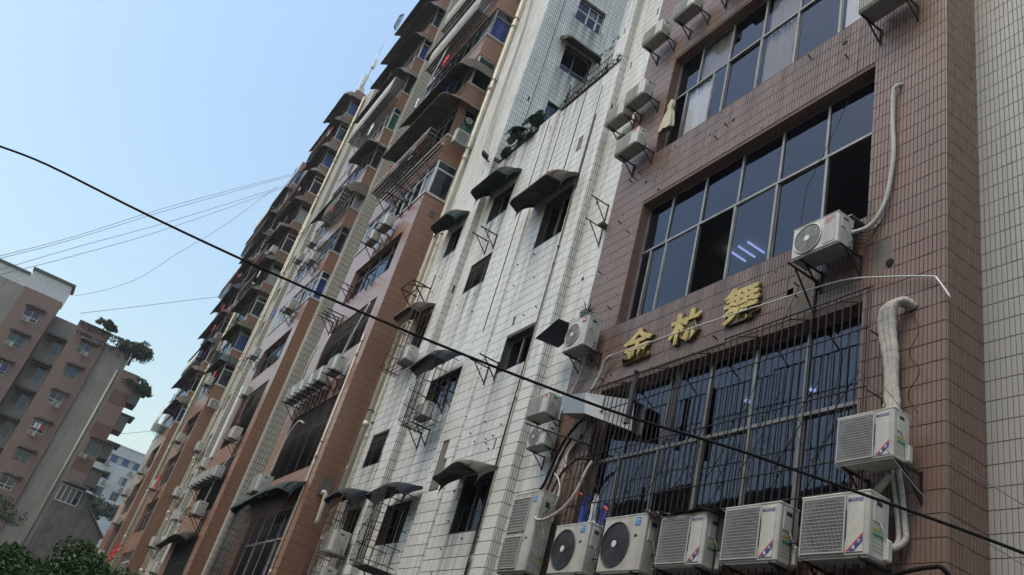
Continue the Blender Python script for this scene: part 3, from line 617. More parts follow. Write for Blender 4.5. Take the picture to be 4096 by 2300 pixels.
#PART3
# ================================================================ air conditioners
DEP = .42
M['grille_mid'] = mat('dark_grey_fan_guard', (.075,.075,.08), .45)
def ac_unit(kind, w, h, label, loc, group=None, wall='y', dirty=False, simple=False, logo=None):
    """outdoor unit: origin at its left back bottom corner (seen from the front), front at y = -DEP"""
    t = thing('air_conditioner', label, 'air conditioner', (0,0,0), group)
    am = M['ac_dirty'] if dirty else M['ac']; D = DEP
    mb = MB(); mb.bevbox((0,-D,.015),(w,0,h),.022); mb.box((.02,-D+.02,0),(w-.02,-.02,.016),0); mb.build('casing', am, t)
    mb = MB(); mb.bevbox((-.008,-D-.008,h-.03),(w+.008,.008,h+.006),.012); mb.build('lid', am, t)
    mb = MB(); mb.box((.015,-D+.02,-.004),(w-.015,-.02,.02)); mb.build('base_plate', M['ac_under'], t)
    # side service panel with handle recess, valve cover and cable
    mb = MB(); mb.bevbox((w-.002,-D*.82,h*.55),(w+.018,-D*.30,h*.93),.01); c = mb.build('service_cover', am, t)
    mb = MB(); mb.box((w+.0165,-D*.70,h*.80),(w+.0195,-D*.42,h*.87)); mb.build('handle_slot', M['grille_dark'], t)
    if not simple:
        mb = MB()
        for k in range(6): mb.box((w-.001,-D*.82,h*(.13+.06*k)),(w+.003,-D*.30,h*(.137+.06*k)))
        mb.build('side_groove', M['ac_under'], t)
        if kind == 'gree':
            mb = MB(); mb.bevbox((w-.002,-D*.32,.03),(w+.085,-.02,h*.36),.02); mb.build('valve_cover', am, t)
            for nm, mm, z in (('warning_sticker','yellow',.42),('energy_sticker','green',.34)):
                mb = MB(); mb.box((w-.001,-D*.78,h*z),(w+.003,-D*(.5 if nm[0]=='w' else .28),h*(z+.05))); mb.build(nm, M[mm], t)
        elif kind in ('midea','tall'):
            mb = MB(); mb.box((w-.001,-D*.30,h*.12),(w+.003,-D*.14,h*.22)); mb.build('warning_sticker', M['yellow'], t)
        for yy, zz in ((-.10,.12),(-.10,.22)):
            mb = MB(); mb.disc((w,yy,h*zz),.03,.05,8,axis='x'); mb.build('valve', M['ac_under'], t)
        pts = [(w+.02,-D*.5,h*.56),(w+.05,-D*.45,h*.46),(w+.06,-D*.3,h*.30),(w+.05,-.1,h*.22)]
        mb = MB(); mb.tube(pts, .009, 5); mb.build('supply_cable', M['hose'], t)
    fx, fz, R = w*.36, h*.5, min(w*.33, h*.43); y = -D
    if kind in ('aux','midea','plainfan'):
        mb = MB(); mb.disc((fx,y-.006,fz),R,.004,36); mb.build('fan_opening', M['grille_dark'], t)
        gm = M['grille_mid'] if kind == 'midea' else M['grille_grey']
        if not simple:
            mb = MB()
            for k in range(5):
                a = 2*math.pi*k/5; vs = []
                for q in range(5):
                    b = a+q*.22; vs += [(fx+R*.22*math.cos(b),y-.0085-.002*q,fz+R*.22*math.sin(b)),(fx+R*.88*math.cos(b),y-.0085-.002*q,fz+R*.88*math.sin(b))]
                mb.add(vs, [(2*q,2*q+1,2*q+3,2*q+2) for q in range(4)])
            mb.build('fan', M['grille_dark'] if kind == 'midea' else M['coil'], t)
        mb = MB(); nr = 11 if not simple else 5
        for k in range(nr): mb.ring((fx,y-.028+.0012*k,fz), R*(.2+.8*(k+.5)/nr), .0034 if not simple else .006, n=36 if not simple else 20, k=3)
        for k in range(20 if not simple else 10):
            a0 = 2*math.pi*k/(20 if not simple else 10); tw = .9 if kind == 'midea' else .0
            mb.tube([(fx+R*q*math.cos(a0+tw*q),y-.026+.01*q,fz+R*q*math.sin(a0+tw*q)) for q in ((.18,.45,.75,1.) if tw else (.18,1.))], .0034 if not simple else .006, 3)
        mb.ring((fx,y-.016,fz),R*1.0,.012,n=40,k=5); mb.build('fan_grille', gm, t)
        mb = MB(); mb.disc((fx,y-.036,fz),R*(.16 if kind == 'midea' else .2),.012,18); mb.build('fan_hub', M['hub'], t)
    elif kind == 'gree':
        x0, x1, z0, z1 = w*.03, w*.68, h*.07, h*.95
        mb = MB(); mb.box((x0,y-.006,z0),(x1,y+.001,z1)); mb.build('coil_opening', M['coil'], t)
        mb = MB(); mb.disc((w*.42,y-.0075,h*.5),R*.98,.001,32); mb.build('fan_opening', M['grille_dark'], t)
        mb = MB(); fr = .018
        mb.box((x0,y-.022,z0),(x0+fr,y,z1)); mb.box((x1-fr,y-.022,z0),(x1,y,z1)); mb.box((x0+fr,y-.022,z0),(x1-fr,y,z0+fr)); mb.box((x0+fr,y-.022,z1-fr),(x1-fr,y,z1))
        nv = 34; nh = 16
        for i in range(1,nv): xx = x0+(x1-x0)*i/nv; mb.box((xx-.0022,y-.022,z0+fr),(xx+.0022,y-.018,z1-fr))
        for i in range(1,nh): zz = z0+(z1-z0)*i/nh; mb.box((x0+fr,y-.0265,zz-.0028),(x1-fr,y-.022,zz+.0028))
        mb.build('wire_grille', M['grille_grey'], t)
        mb = MB(); mb.bevbox((w*.70,y-.012,h*.07),(w*.94,y+.002,h*.93),.006); mb.build('front_panel', am, t)
        # GREE badge and slanted red and blue sticker
        text_mesh('GREE', h*.055, 'logo_text', M['navy'], t, (w*.765,y-.014,h*.835), .001, axis='y', sx=1.15, off=.01)
        mb = MB(); mb.disc((w*.735,y-.0145,h*.862),h*.032,.002,14); mb.build('logo_disc', M['navy'], t)
        mb = MB(); mb.add([(w*.728,y-.016,h*.85),(w*.742,y-.016,h*.85),(w*.755,y-.016,h*.888),(w*.74,y-.016,h*.888)],[(0,1,2,3)]); mb.build('logo_mark', M['red'], t)
        xa, xb, za, zb = w*.71, w*.935, h*.085, h*.36; P_ = lambda u, v, e: (xa+(xb-xa)*u, y-.0145-e, za+(zb-za)*v)
        mb = MB(); mb.add([P_(0,0,0),P_(.14,0,0),P_(1,.84,0),P_(1,1,0)], [(0,1,2,3)]); mb.build('sticker_red', M['red'], t)
        mb = MB(); mb.add([P_(.17,0,0),P_(.5,0,0),P_(1,.48,0),P_(1,.81,0)], [(0,1,2,3)]); mb.build('sticker_blue', M['navy'], t)
        text_mesh('格', h*.062, 'sticker_text', M['white'], t, P_(.36,.10,.001), .0008, sx=.9, off=.01)
        text_mesh('力', h*.062, 'sticker_text', M['white'], t, P_(.68,.42,.001), .0008, sx=.9, off=.01)
    elif kind == 'tall':
        for z0, z1 in ((h*.05,h*.44),(h*.50,h*.93)):
            x0, x1 = w*.03, w*.66
            mb = MB(); mb.box((x0,y-.006,z0),(x1,y,z1)); mb.build('coil_opening', M['ac_under'], t)
            mb = MB(); fr = .02
            mb.box((x0,y-.03,z0),(x0+fr,y,z1)); mb.box((x1-fr,y-.03,z0),(x1,y,z1)); mb.box((x0+fr,y-.03,z0),(x1-fr,y,z0+fr)); mb.box((x0+fr,y-.03,z1-fr),(x1-fr,y,z1))
            for i in range(1,11): zz = z0+(z1-z0)*i/11; mb.box((x0+fr,y-.034,zz-.004),(x1-fr,y-.02,zz+.004))
            mb.build('outlet_grille', M['grille_grey'], t)
        mb = MB()
        for k in range(7): mb.bevbox((w-.002,-D*.86+k*.045,h*.22),(w+.012,-D*.86+k*.045+.018,h*.60),.005)
        mb.build('side_rib', am, t)
    else:
        x0, x1, z0, z1 = w*.04, w*.66, h*.08, h*.93
        mb = MB(); mb.box((x0,y-.006,z0),(x1,y,z1)); mb.build('coil_opening', M['coil'], t)
        mb = MB()
        for i in range(13): xx = x0+(x1-x0)*i/12; mb.box((xx-.006,y-.022,z0),(xx+.006,y-.008,z1))
        mb.build('wire_grille', M['ac'], t)
        mb = MB(); mb.bevbox((w*.70,y-.01,h*.08),(w*.95,y+.002,h*.93),.006); mb.build('front_panel', am, t)
    if kind in ('midea','tall'):
        q = .12 if kind == 'tall' else .13; lx = w*.73 if kind == 'tall' else w*.76; lz = h*.80 if kind == 'midea' else h*.86
        mb = MB(); mb.box((lx,y-.008,lz),(lx+q*1.15,y,lz+q*1.15)); mb.build('brand_label', M['blue'], t)
        mb = MB(); mb.ring((lx+.032,y-.0095,lz+q*.78),.022,.003,n=14,k=3); mb.build('label_ring', M['white'], t)
        text_mesh('Midea', q*.24, 'label_text', M['white'], t, (lx+.035,y-.0095,lz+q*.66), .0008, shear=.2)
        text_mesh('美的', q*.26, 'label_text', M['white'], t, (lx+.045,y-.0095,lz+q*.18), .0008)
        mb = MB(); mb.box((lx+.02,y-.006,h*.60 if kind == 'midea' else h*.40),(lx+.11,y-.001,h*.64 if kind == 'midea' else h*.42)); mb.build('drain_slot', M['grille_dark'], t)
    if logo == 'aux':
        mb = MB(); mb.bevbox((w*.70,y-.008,h*.10),(w*.95,y,h*.92),.006); mb.build('front_panel', am, t)
        text_mesh('AUX', h*.10, 'logo_text', M['red'], t, (w*.725,y-.0095,h*.80), .001, off=.02, shear=.12, sx=1.05)
        text_mesh('奥克斯空调', h*.038, 'logo_text', M['red'], t, (w*.725,y-.0095,h*.73), .001, sx=1.0)
    if logo == 'redtag':
        mb = MB(); mb.box((w*.72,y-.013,h*.80),(w*.93,y-.009,h*.92)); mb.build('brand_label', M['red'], t)
        text_mesh('TCL' if wall == 'tcl' else 'Midea', h*.055, 'label_text', M['white'], t, (w*.75,y-.0145,h*.83), .0008, off=.01)
    freeze_kids(t); place(t, loc, label, group, 'y' if wall == 'tcl' else wall)
    return t
def place(t, loc, label, group=None, wall='y', s=1.):
    t.location = W(loc); t['label'] = label
    if group: t['group'] = group
    elif 'group' in t.keys(): del t['group']
    t.rotation_euler = (0,0,math.pi/2 if wall == 'x' else 0); t.scale = (s,s,s)
    ORG[t.name] = Vector(loc); return t
def again(t, loc, label, group=None, wall='y', s=1.): return place(copy_tree(t), loc, label, group, wall, s)
def bracket(w, dep=.62, hh=.42, label='', group=None, arms=(0,1), r=.03):
    t = thing('wall_bracket', label, 'bracket', (0,0,0), group)
    for k in arms:
        x = .12 if k == 0 else w-.12
        for nm, a, b in (('arm',(x,-.01,0),(x,-dep,0)),('wall_bar',(x,-.018,.05),(x,-.018,-hh)),('strut',(x,-dep*.75,-.01),(x,-.02,-hh*.9))):
            mb = MB(); mb.bar(a, b, r, r*1.15 if nm != 'strut' else r*.8); mb.build(nm, M['iron'], t)
    freeze_kids(t); return t
# --- row of large units under the barred window
ROWG = 'large outdoor units along the foot of the barred window'
G1 = ac_unit('gree', 1.17, .93, 'large white square-grille outdoor unit, the rightmost of the bottom row, below another such unit', (-8.52,9.77,3.56), ROWG)
again(G1, (-10.09,9.77,3.56), 'large square-grille white unit second from the right in the bottom row', ROWG, s=1.0)
G4 = again(G1, (-11.66,9.77,3.56), 'large white square-grille outdoor unit with a torn dark sheet lying on its top', ROWG, s=.99)
again(G1, (-8.0,9.72,4.92), 'white square-grille outdoor unit alone on brackets, fed from above by the thick wrapped pipes', s=.83)
M1 = ac_unit('midea', 1.27, 1.08, 'white unit with big black round fan, right one of two, bent sheet at its top', (-13.34,9.77,3.52), ROWG)
again(M1, (-15.06,9.77,3.55), 'white unit with big black round fan, left one of two, beside the tall unit', ROWG, s=.96)
ac_unit('tall', 1.2, 1.86, 'tall dirty white unit with two slatted outlets, leftmost of the bottom row', (-17.18,9.8,3.66), ROWG, dirty=True)
# --- single units on the brown front
A1 = ac_unit('aux', 1.02, .70, 'white outdoor unit with round wire fan grille and red letters, below the open dark window', (-9.27,9.77,9.10), logo='aux')
T1 = ac_unit('plain', 1.02, .62, 'white outdoor unit with small red tag where the white and brown tiles meet', (-16.58,9.75,15.78), wall='tcl', logo='redtag')
R1 = ac_unit('plainfan', .92, .90, 'boxy white unit with round fan and red tag carrying a potted plant', (-16.76,9.80,9.27), logo='redtag')
ac_unit('plain', .93, .58, 'white unit with red tag, upper one of the pair left of the metal duct', (-17.86,9.86,7.66), logo='redtag')
again(A1, (-17.6,9.86,6.83), 'small round-grille white unit, lower one of the pair left of the metal duct', s=.80)
P1_ = ac_unit('plain', .92, .62, 'outdoor unit on brackets high on the brown wall, right one of the top pair', (-15.1,9.72,20.45), dirty=False)
again(P1_, (-16.6,9.74,20.45), 'outdoor unit on brackets high on the brown wall, left one of the top pair')
again(P1_, (-17.88,9.86,17.88), 'outdoor unit straddling the edge of the white pier, left one of the middle pair')
again(P1_, (-16.78,9.76,17.95), 'outdoor unit right beside the brown wall edge, right one of the middle pair')
again(P1_, (-13.6,9.74,20.6), 'outdoor unit cut by the top edge of the photo, over the upper brown window', s=1.05)
again(P1_, (-8.14,9.76,14.85), 'outdoor unit cut by the top edge near the right corner of the brown front', s=1.05)
BK = bracket(1.1, .60, .42, 'black iron bracket pair under the unit with red letters'); place(BK, (-9.2,9.985,9.09), 'black iron bracket pair under the white unit with red letters')
for loc, lab, s in (((-8.0,9.985,4.90),'black bracket pair holding the wrapped-pipe unit',1.0),((-16.5,9.985,15.76),'black bracket pair under the unit with the small red tag',1.),
    ((-16.75,9.985,9.25),'black bracket pair under the unit with the potted plant',.95),((-17.8,10.08,7.64),'black bracket pair under the upper unit left of the duct',.85),
    ((-17.6,10.08,6.81),'black bracket pair under the lower unit left of the duct',.8),((-15.1,9.985,20.43),'black bracket pair under the right top unit',.95),
    ((-16.6,9.985,20.43),'black bracket pair under the left top unit',.95),((-17.85,10.08,17.86),'black bracket pair under the unit on the pier edge',.95),((-16.75,9.985,17.93),'black bracket pair beside the brown wall edge',.95),
    ((-8.2,9.985,14.83),'black bracket pair near the right corner, top of the photo',1.),((-13.6,9.985,20.58),'black bracket pair over the upper brown window',1.),
    ((-8.55,9.985,3.54),'bracket pair under the rightmost large unit',1.1),((-10.1,9.985,3.54),'bracket pair under the large unit second from the right',1.1),((-11.7,9.985,3.54),'bracket pair under the unit with the torn sheet',1.1),
    ((-13.35,9.985,3.5),'bracket pair under the right round-fan unit',1.15),((-15.05,9.985,3.53),'bracket pair under the left round-fan unit',1.1),((-17.1,10.08,3.64),'bracket pair under the tall unit',1.05)):
    again(BK, loc, lab, 'iron brackets carrying outdoor units', s=s)
BK1 = bracket(.24, .78, .78, 'single empty black iron bracket left of the unit with red letters', arms=(0,)); place(BK1, (-9.3,9.985,8.95), 'single empty black iron bracket left of the unit with red letters')
for k,(x,z) in enumerate(((-17.55,14.75),(-17.55,13.9))): again(BK1, (x,10.08,z+.1), ['upper','lower'][k]+' empty black iron bracket in the white recess beside the brown wall', s=.85)
# sheets lying on units
mb = MB(); vs = []
for i in range(13):
    for j in range(5): vs.append((-11.75+1.55*i/12, 9.27+.5*j/4, 4.505+.04*math.sin(i*1.7+j)+.03*random.random()+(.0 if 0<i<12 else -.06)))
mb.add(vs, [(i*5+j,(i+1)*5+j,(i+1)*5+j+1,i*5+j+1) for i in range(12) for j in range(4)]); solo(mb, 'torn_sheet', M['awn_grey'], 'torn dark roofing sheet lying on a white outdoor unit', 'sheet')
mb = MB(); vs = []
for i in range(7):
    for j in range(4): vs.append((-12.15+.55*i/6, 9.3+.4*j/3, 4.63-.16*(i/6)**2+.03*math.sin(i*2+j)))
mb.add(vs, [(i*4+j,(i+1)*4+j,(i+1)*4+j+1,i*4+j+1) for i in range(6) for j in range(3)]); solo(mb, 'bent_sheet', M['ac_dirty'], 'bent grey sheet sagging off the right round-fan unit', 'sheet')
mb = MB(); mb.box((-9.0,9.62,9.83),(-8.2,9.99,9.85)); solo(mb, 'tin_strip', M['galv'], 'bright tin strip lying on the unit with red letters', 'sheet')
mb = MB(); mb.box((-17.9,9.15,9.92),(-17.88,9.16,9.93)); 
mb = MB(); mb.add([(-17.75,9.05,9.86),(-16.78,9.05,10.16),(-16.78,9.8,10.24),(-17.75,9.8,9.94),(-17.75,9.05,9.84),(-16.78,9.05,10.14),(-16.78,9.8,10.22),(-17.75,9.8,9.92)],[(0,1,2,3),(4,7,6,5),(0,4,5,1),(1,5,6,2),(2,6,7,3),(3,7,4,0)])
solo(mb, 'blue_canopy_sheet', M['awn_blue'], 'dark blue tin canopy slanting out left of the unit with the potted plant', 'canopy')
# potted plant
pp = thing('potted_plant', 'small spiky plant in a round green pot standing on an outdoor unit', 'potted plant', (-16.2,9.5,10.18))
mb = MB(); n = 16; prof = [(.10,0),(.15,.03),(.17,.11),(.185,.12),(.185,.14),(.15,.14)]; vs = []
for rr, zz in prof: vs += [(-16.2+rr*math.cos(2*math.pi*i/n), 9.5+rr*math.sin(2*math.pi*i/n), 10.18+zz) for i in range(n)]
fs = [(k*n+i,k*n+(i+1)%n,(k+1)*n+(i+1)%n,(k+1)*n+i) for k in range(len(prof)-1) for i in range(n)]+[tuple(range(5*n,6*n))]
mb.add(vs, fs); mb.build('pot', mat('green_glazed_pot',(.10,.17,.12),.4), pp)
for i in range(13):
    a = random.uniform(0,6.28); L = random.uniform(.18,.42); b = random.uniform(.25,1.1); mb = MB()
    pts = [(-16.2+math.cos(a)*L*q*b, 9.5+math.sin(a)*L*q*b, 10.32+L*q*(1.1-.5*b*q)) for q in (0,.33,.66,1)]
    mb.tube(pts, [.016,.018,.012,.002], 4); mb.build('leaf', M['leaf2'], pp)
# --- sign
sg = thing('gold_sign_lettering', 'three thick tarnished gold Chinese characters on the brown wall', 'sign', (-12.7,9.97,8.6))
for ch, x, z, hgt in (('金',-14.82,8.66,.86),('林',-13.16,8.66,.80),('舞',-11.52,8.66,.86)):
    text_mesh(ch, hgt, 'character', M['gold'], sg, (x,9.91,z), .022, off=.026, sx=1.14)
    text_mesh(ch, hgt*1.01, 'character_side', M['gold_side'], sg, (x+.005,9.955,z-.003), .03, off=.031, sx=1.14)
for x, z in ((-11.25,9.38),(-12.3,9.3)):
    mb = MB(); mb.disc((x,9.94,z),.07,.03,7); mb.build('glue_remains', M['hose'], sg)
# --- conduit and hoses on the brown wall
def pipe(name, pts, r, m, label, cat, n=6, group=None): mb = MB(); mb.tube(pts, r, n); return solo(mb, name, M[m], label, cat, group)
def smooth(pts, k=5):
    P = [Vector(p) for p in pts]; out = []
    for i in range(len(P)-1):
        p0, p1, p2, p3 = P[max(i-1,0)], P[i], P[i+1], P[min(i+2,len(P)-1)]
        for q in range(k):
            t = q/k; out.append(.5*((2*p1)+(p2-p0)*t+(2*p0-5*p1+4*p2-p3)*t*t+(3*p1-p0-3*p2+p3)*t**3))
    return out+[P[-1]]
pipe('conduit', smooth([(-15.1,9.80,8.97),(-11.34,9.78,8.79),(-10.17,9.8,8.74),(-8.55,9.84,8.66),(-7.66,9.88,8.43),(-6.87,9.9,8.15),(-6.72,9.88,8.02),(-6.5,9.86,7.6)]), .015, 'conduit', 'long thin white conduit crossing in front of the gold characters and drooping at the corner', 'conduit')
pipe('hose', smooth([(-15.12,9.82,8.96),(-15.4,9.85,8.9),(-15.55,9.9,8.6),(-15.9,9.9,8.1),(-16.4,9.9,7.85),(-16.7,9.9,8.2),(-16.5,9.9,8.7),(-16.2,9.75,9.35)]), .04, 'hose', 'wrapped white hose looping down from the unit with the potted plant', 'hose')
pipe('insulated_pipe', smooth([(-7.55,9.99,12.9),(-7.6,9.9,12.82),(-7.66,9.9,12.65),(-7.66,9.92,11.9),(-7.62,9.92,11.2),(-7.67,9.92,10.5),(-7.78,9.9,9.95),(-8.0,9.85,9.62),(-8.27,9.68,9.48)],6), .042, 'hose', 'long grey wrapped pipe dropping down the brown wall to the unit with red letters', 'pipe', 8)
for k in range(4):
    pipe('loose_cable', smooth([(-8.25,9.7,9.6-.09*k),(-8.0,9.8,9.45-.07*k),(-7.75,9.86,9.65),(-7.66,9.86,10.05)]), .009, 'blackrub', ['highest','second','third','lowest'][k]+' of the dark cables curving to the right of the red-lettered unit', 'cable', 4, 'cables beside the unit with red letters')
dp = thing('wrapped_pipe_bundle', 'thick white tape-wrapped pipe bundle bending out of the wall down to the right unit', 'pipe', (-7.4,9.9,7.7))
for k, dx in enumerate((-.1,0,.09)):
    mb = MB(); pts = smooth([(-7.22+dx*.4,10.0,7.74),(-7.32+dx*.6,9.82,7.80),(-7.5+dx,9.78,7.66),(-7.53+dx*1.0,9.82,7.3),(-7.47+dx*.75,9.84,6.85),(-7.45+dx*.55,9.85,6.4),(-7.42+dx*.8,9.84,6.0),(-7.4+dx*.8,9.8,5.62)],6)
    mb.tube(pts, [.062+.006*math.sin(i*2.3+k) for i in range(len(pts))], 9); mb.build('wrapped_pipe', M['hose'], dp)
dp2 = thing('wrapped_pipe_bundle', 'grimy wrapped pipes curving behind the two right-hand units', 'pipe', (-7.2,9.9,4.4))
for dx in (-.05,.05):
    mb = MB(); mb.tube(smooth([(-7.4+dx,9.93,5.0),(-7.33+dx,9.93,4.6),(-7.28+dx,9.93,4.2),(-7.25+dx,9.9,3.95),(-7.32,9.8,3.8)]), .042, 8); mb.build('wrapped_pipe', M['hose'], dp2)
pipe('wrapped_pipe', smooth([(-7.45,9.88,4.92),(-7.6,9.88,4.75),(-7.75,9.85,4.62),(-8.0,9.8,4.55)]), .06, 'hose', 'short wrapped pipe curling between the two right-hand units', 'pipe', 8)
pipe('thin_wire', smooth([(-7.2,9.97,7.6),(-7.05,9.9,7.2),(-7.25,9.97,6.9),(-7.0,9.88,6.5),(-7.25,9.97,6.2),(-7.02,9.88,5.8)]), .006, 'blackrub', 'thin dark wire wriggling beside the thick wrapped bundle', 'wire', 4)
pipe('thin_wire', [(-8.25,9.6,14.8),(-8.5,9.85,13.6),(-8.75,9.7,12.4),(-9.3,9.6,11.0),(-9.35,9.6,10.2)], .008, 'blackrub', 'thin black wire hanging across the middle window from the top right unit', 'wire', 4)
pipe('thin_wire', smooth([(-9.0,9.6,9.2),(-9.4,9.5,8.0),(-9.9,9.4,6.5),(-10.3,9.4,5.2)]), .007, 'blackrub', 'thin dark wire hanging in front of the barred window', 'wire', 4)
pipe('roof_downlead', smooth([(-8.3,9.7,3.2),(-7.4,9.75,3.42),(-6.8,9.85,3.56),(-6.6,9.9,3.5),(-6.5,10.3,3.05),(-6.4,10.8,2.55),(-6.3,10.88,2.2)]), .032, 'blackrub', 'fat black cable bending round the brown corner at the bottom right', 'cable', 8)
# --- hoses at the brown-white junction
hs = [('pipe_bundle_hose','hose',.045,[(-15.95,9.9,6.95),(-16.3,9.92,6.7),(-16.42,9.92,6.2),(-16.4,9.9,5.6),(-16.2,9.8,5.3)],'thick cream hose in the bundle falling from the blue rod\'s hole to the tall unit'),
      ('pipe_bundle_hose','pvc',.03,[(-15.9,9.9,6.92),(-16.1,9.85,6.6),(-16.05,9.85,6.1),(-16.1,9.85,5.5),(-16.0,9.8,4.9)],'slim yellowish hose in the bundle falling to the tall unit'),
      ('pipe_bundle_hose','hose',.035,[(-16.0,9.92,6.9),(-16.2,9.88,6.5),(-16.22,9.85,6.0),(-16.3,9.85,5.2)],'pale hose in the middle of the bundle above the tall unit'),
      ('white_hose','white_frame',.016,[(-16.3,9.9,6.85),(-16.55,9.9,6.6),(-16.5,9.85,6.2),(-16.0,9.7,5.9),(-15.8,9.7,5.5),(-16.0,9.7,5.1)],'thin bright white hose in an S-curve beside the bundle'),
      ('red_hose','rust',.035,[(-15.2,9.9,6.35),(-15.6,9.8,6.35),(-16.0,9.75,6.05),(-16.25,9.75,5.6)],'dark red hose arching out of the window to the tall unit'),
      ('black_hose','blackrub',.035,[(-15.6,9.95,7.5),(-15.95,9.85,7.35),(-16.4,9.8,6.8),(-16.7,9.8,6.0),(-16.95,9.75,5.5)],'black hose sweeping from behind the metal duct to the tall unit'),
      ('black_hose','blackrub',.03,[(-16.2,9.9,7.0),(-16.4,9.85,6.5),(-16.5,9.8,5.9),(-16.55,9.75,5.5)],'second black hose dropping straight behind the white one'),
      ('grey_hose','hose',.035,[(-14.55,9.55,6.05),(-14.62,9.5,5.85),(-14.7,9.4,5.3),(-15.0,9.35,4.95),(-15.5,9.3,4.75),(-15.9,9.3,4.8),(-16.0,9.3,4.95)],'grey hose looping over the left round-fan unit')]
for nm, mm, rr, pts, lab in hs: pipe(nm, smooth(pts, 6), rr, mm, lab, 'hose', 7)
pipe('blue_rod', [(-17.5,9.3,7.42),(-15.35,9.97,6.72)], .025, 'awn_blue', 'blue rod leaning out from the round hole in the brown wall', 'rod')
mb = MB(); mb.disc((-15.9,9.975,7.05),.07,.02,12); solo(mb, 'wall_hole', M['blackrub'], 'round black pipe hole in the brown wall at the end of the blue rod', 'hole')
# galvanised duct poking out of the barred window
gd = thing('metal_duct', 'shiny galvanised sheet-metal duct jutting out left of the barred window', 'duct', (-15.3,9.5,7.2))
mb = MB(); a = [(-16.35,9.45,8.0),(-16.1,9.45,7.48),(-16.1,9.8,7.48),(-16.35,9.8,8.0)]; b = [(-15.25,9.42,7.82),(-15.1,9.42,7.26),(-15.1,9.85,7.26),(-15.25,9.85,7.82)]; c = [(-13.95,9.9,7.55),(-13.85,9.9,6.8),(-13.85,10.2,6.8),(-13.95,10.2,7.55)]
mb.add(a+b+c, [(0,1,5,4),(1,2,6,5),(2,3,7,6),(3,0,4,7),(4,5,9,8),(5,6,10,9),(6,7,11,10),(7,4,8,11)]); mb.build('duct_body', M['galv'], gd)
mb = MB(); mb.add([(-16.34,9.46,7.98),(-16.11,9.46,7.5),(-16.11,9.79,7.5),(-16.34,9.79,7.98)],[(0,1,2,3)]); mb.build('duct_mouth', M['grille_dark'], gd)
# --- big security cage over the lower window
cg = thing('window_cage', 'black iron bar cage covering the whole lower brown window', 'security grille', (-11.4,9.6,3))
Yc = 9.6
def vbar(x, z0, z1, y=Yc, r=.0115):
    k = ('vb', round(z1-z0,2))
    if k not in TILE:
        mb = MB(); mb.tube([(0,0,0),(0,0,z1-z0)], r, 5); me = bpy.data.meshes.new('bar'); me.from_pydata([(v[0]*U,v[1]*U,v[2]*U) for v in mb.v], [], mb.f); me.materials.append(M['iron']); TILE[k] = me
    o = bpy.data.objects.new('bar', TILE[k]); COL.objects.link(o); o.parent = cg; o.location = (Vector((x,y,z0))-ORG[cg.name])*U
x = -15.35
while x < -7.7:
    top = 8.08 if x > -11.0 else 7.98
    vbar(x, 2.95 if x > -15.2 else 5.2, top+random.uniform(0,.03)); x += .162+random.uniform(-.012,.012)
for z in (2.98, 3.9, 4.6, 5.1, 6.25, 7.3): 
    mb = MB(); mb.tube([(-15.35,Yc-.018,z),(-10.95,Yc-.018,z-.01),(-7.69,Yc-.018,z+.02)], .013, 5); mb.build('cross_bar', M['iron'], cg)
mb = MB(); mb.tube([(-15.35,Yc,7.98),(-11.0,Yc,7.98)], .016, 5); mb.build('top_rail', M['iron'], cg)
mb = MB(); mb.tube([(-11.0,Yc,8.08),(-7.67,Yc,8.1)], .016, 5); mb.build('top_rail', M['iron'], cg)
mb = MB(); mb.tube([(-7.69,Yc,8.1),(-7.69,Yc,2.95)], .016, 5); mb.build('edge_bar', M['iron'], cg)
for x in (-14.7,-13.2,-11.9,-10.6,-9.4,-8.3):
    mb = MB(); mb.tube([(x,Yc,8.03),(x+.05,10.0,8.2)], .016, 5); mb.disc((x+.05,9.96,8.2),.04,.03,7); mb.build('wall_tie', M['rust'], cg)
for z in (7.28,6.22): mb = MB(); mb.tube([(-7.69,Yc,z),(-7.69,10,z)], .016, 5); mb.disc((-7.69,9.96,z),.045,.03,7); mb.build('wall_tie', M['rust'], cg)
for i in range(9):      # diamond pattern rods
    x = -14.6+.78*i; mb = MB(); mb.tube([(x,Yc+.02,5.9),(x+.5,Yc+.02,6.6),(x+1.0,Yc+.02,5.9),(x+.5,Yc+.02,5.2),(x,Yc+.02,5.9)], .009, 4); mb.build('diamond_rod', M['iron'], cg)
# things caught in the cage
def rag(name, x, y, z0, z1, w, m, label, cat='cloth'):
    mb = MB(); n = 14; vs = []; nr = 7
    for j in range(nr):
        t = j/(nr-1); ww = w*(.35+.65*t) if z1 > z0 else w
        for i in range(n): a = 2*math.pi*i/n; q = 1+.35*math.sin(3*a+j); vs.append((x+ww*.5*math.cos(a)*q+.02*math.sin(j*2), y+.05*math.sin(a)*q, z1-(z1-z0)*t))
    mb.add(vs, [(j*n+i,j*n+(i+1)%n,(j+1)*n+(i+1)%n,(j+1)*n+i) for j in range(nr-1) for i in range(n)]+[tuple(range(n)),tuple(range((nr-1)*n,nr*n))[::-1]], 0, True)
    return solo(mb, name, M[m], label, cat)
rag('furled_umbrella', -13.55, 9.52, 6.75, 8.0, .16, 'cloth_dark', 'grey furled umbrella hanging from the top rail of the cage', 'umbrella')
rag('hanging_cloth', -12.45, 9.8, 6.3, 7.9, .22, 'cloth_dark', 'dark cloth strip hanging behind the bars of the lower window')
rag('blue_bag', -14.75, 9.75, 4.75, 5.4, .3, 'cloth_blue', 'blue bag heaped in the left corner of the cage', 'bag')
rag('patterned_bundle', -14.35, 9.72, 4.7, 5.35, .22, 'cloth_white', 'pale patterned bundle wedged in the cage beside the blue bag', 'bundle')
rag('navy_bag', -13.95, 9.72, 4.6, 5.1, .34, 'navy', 'dark violet bag at the foot of the cage', 'bag')
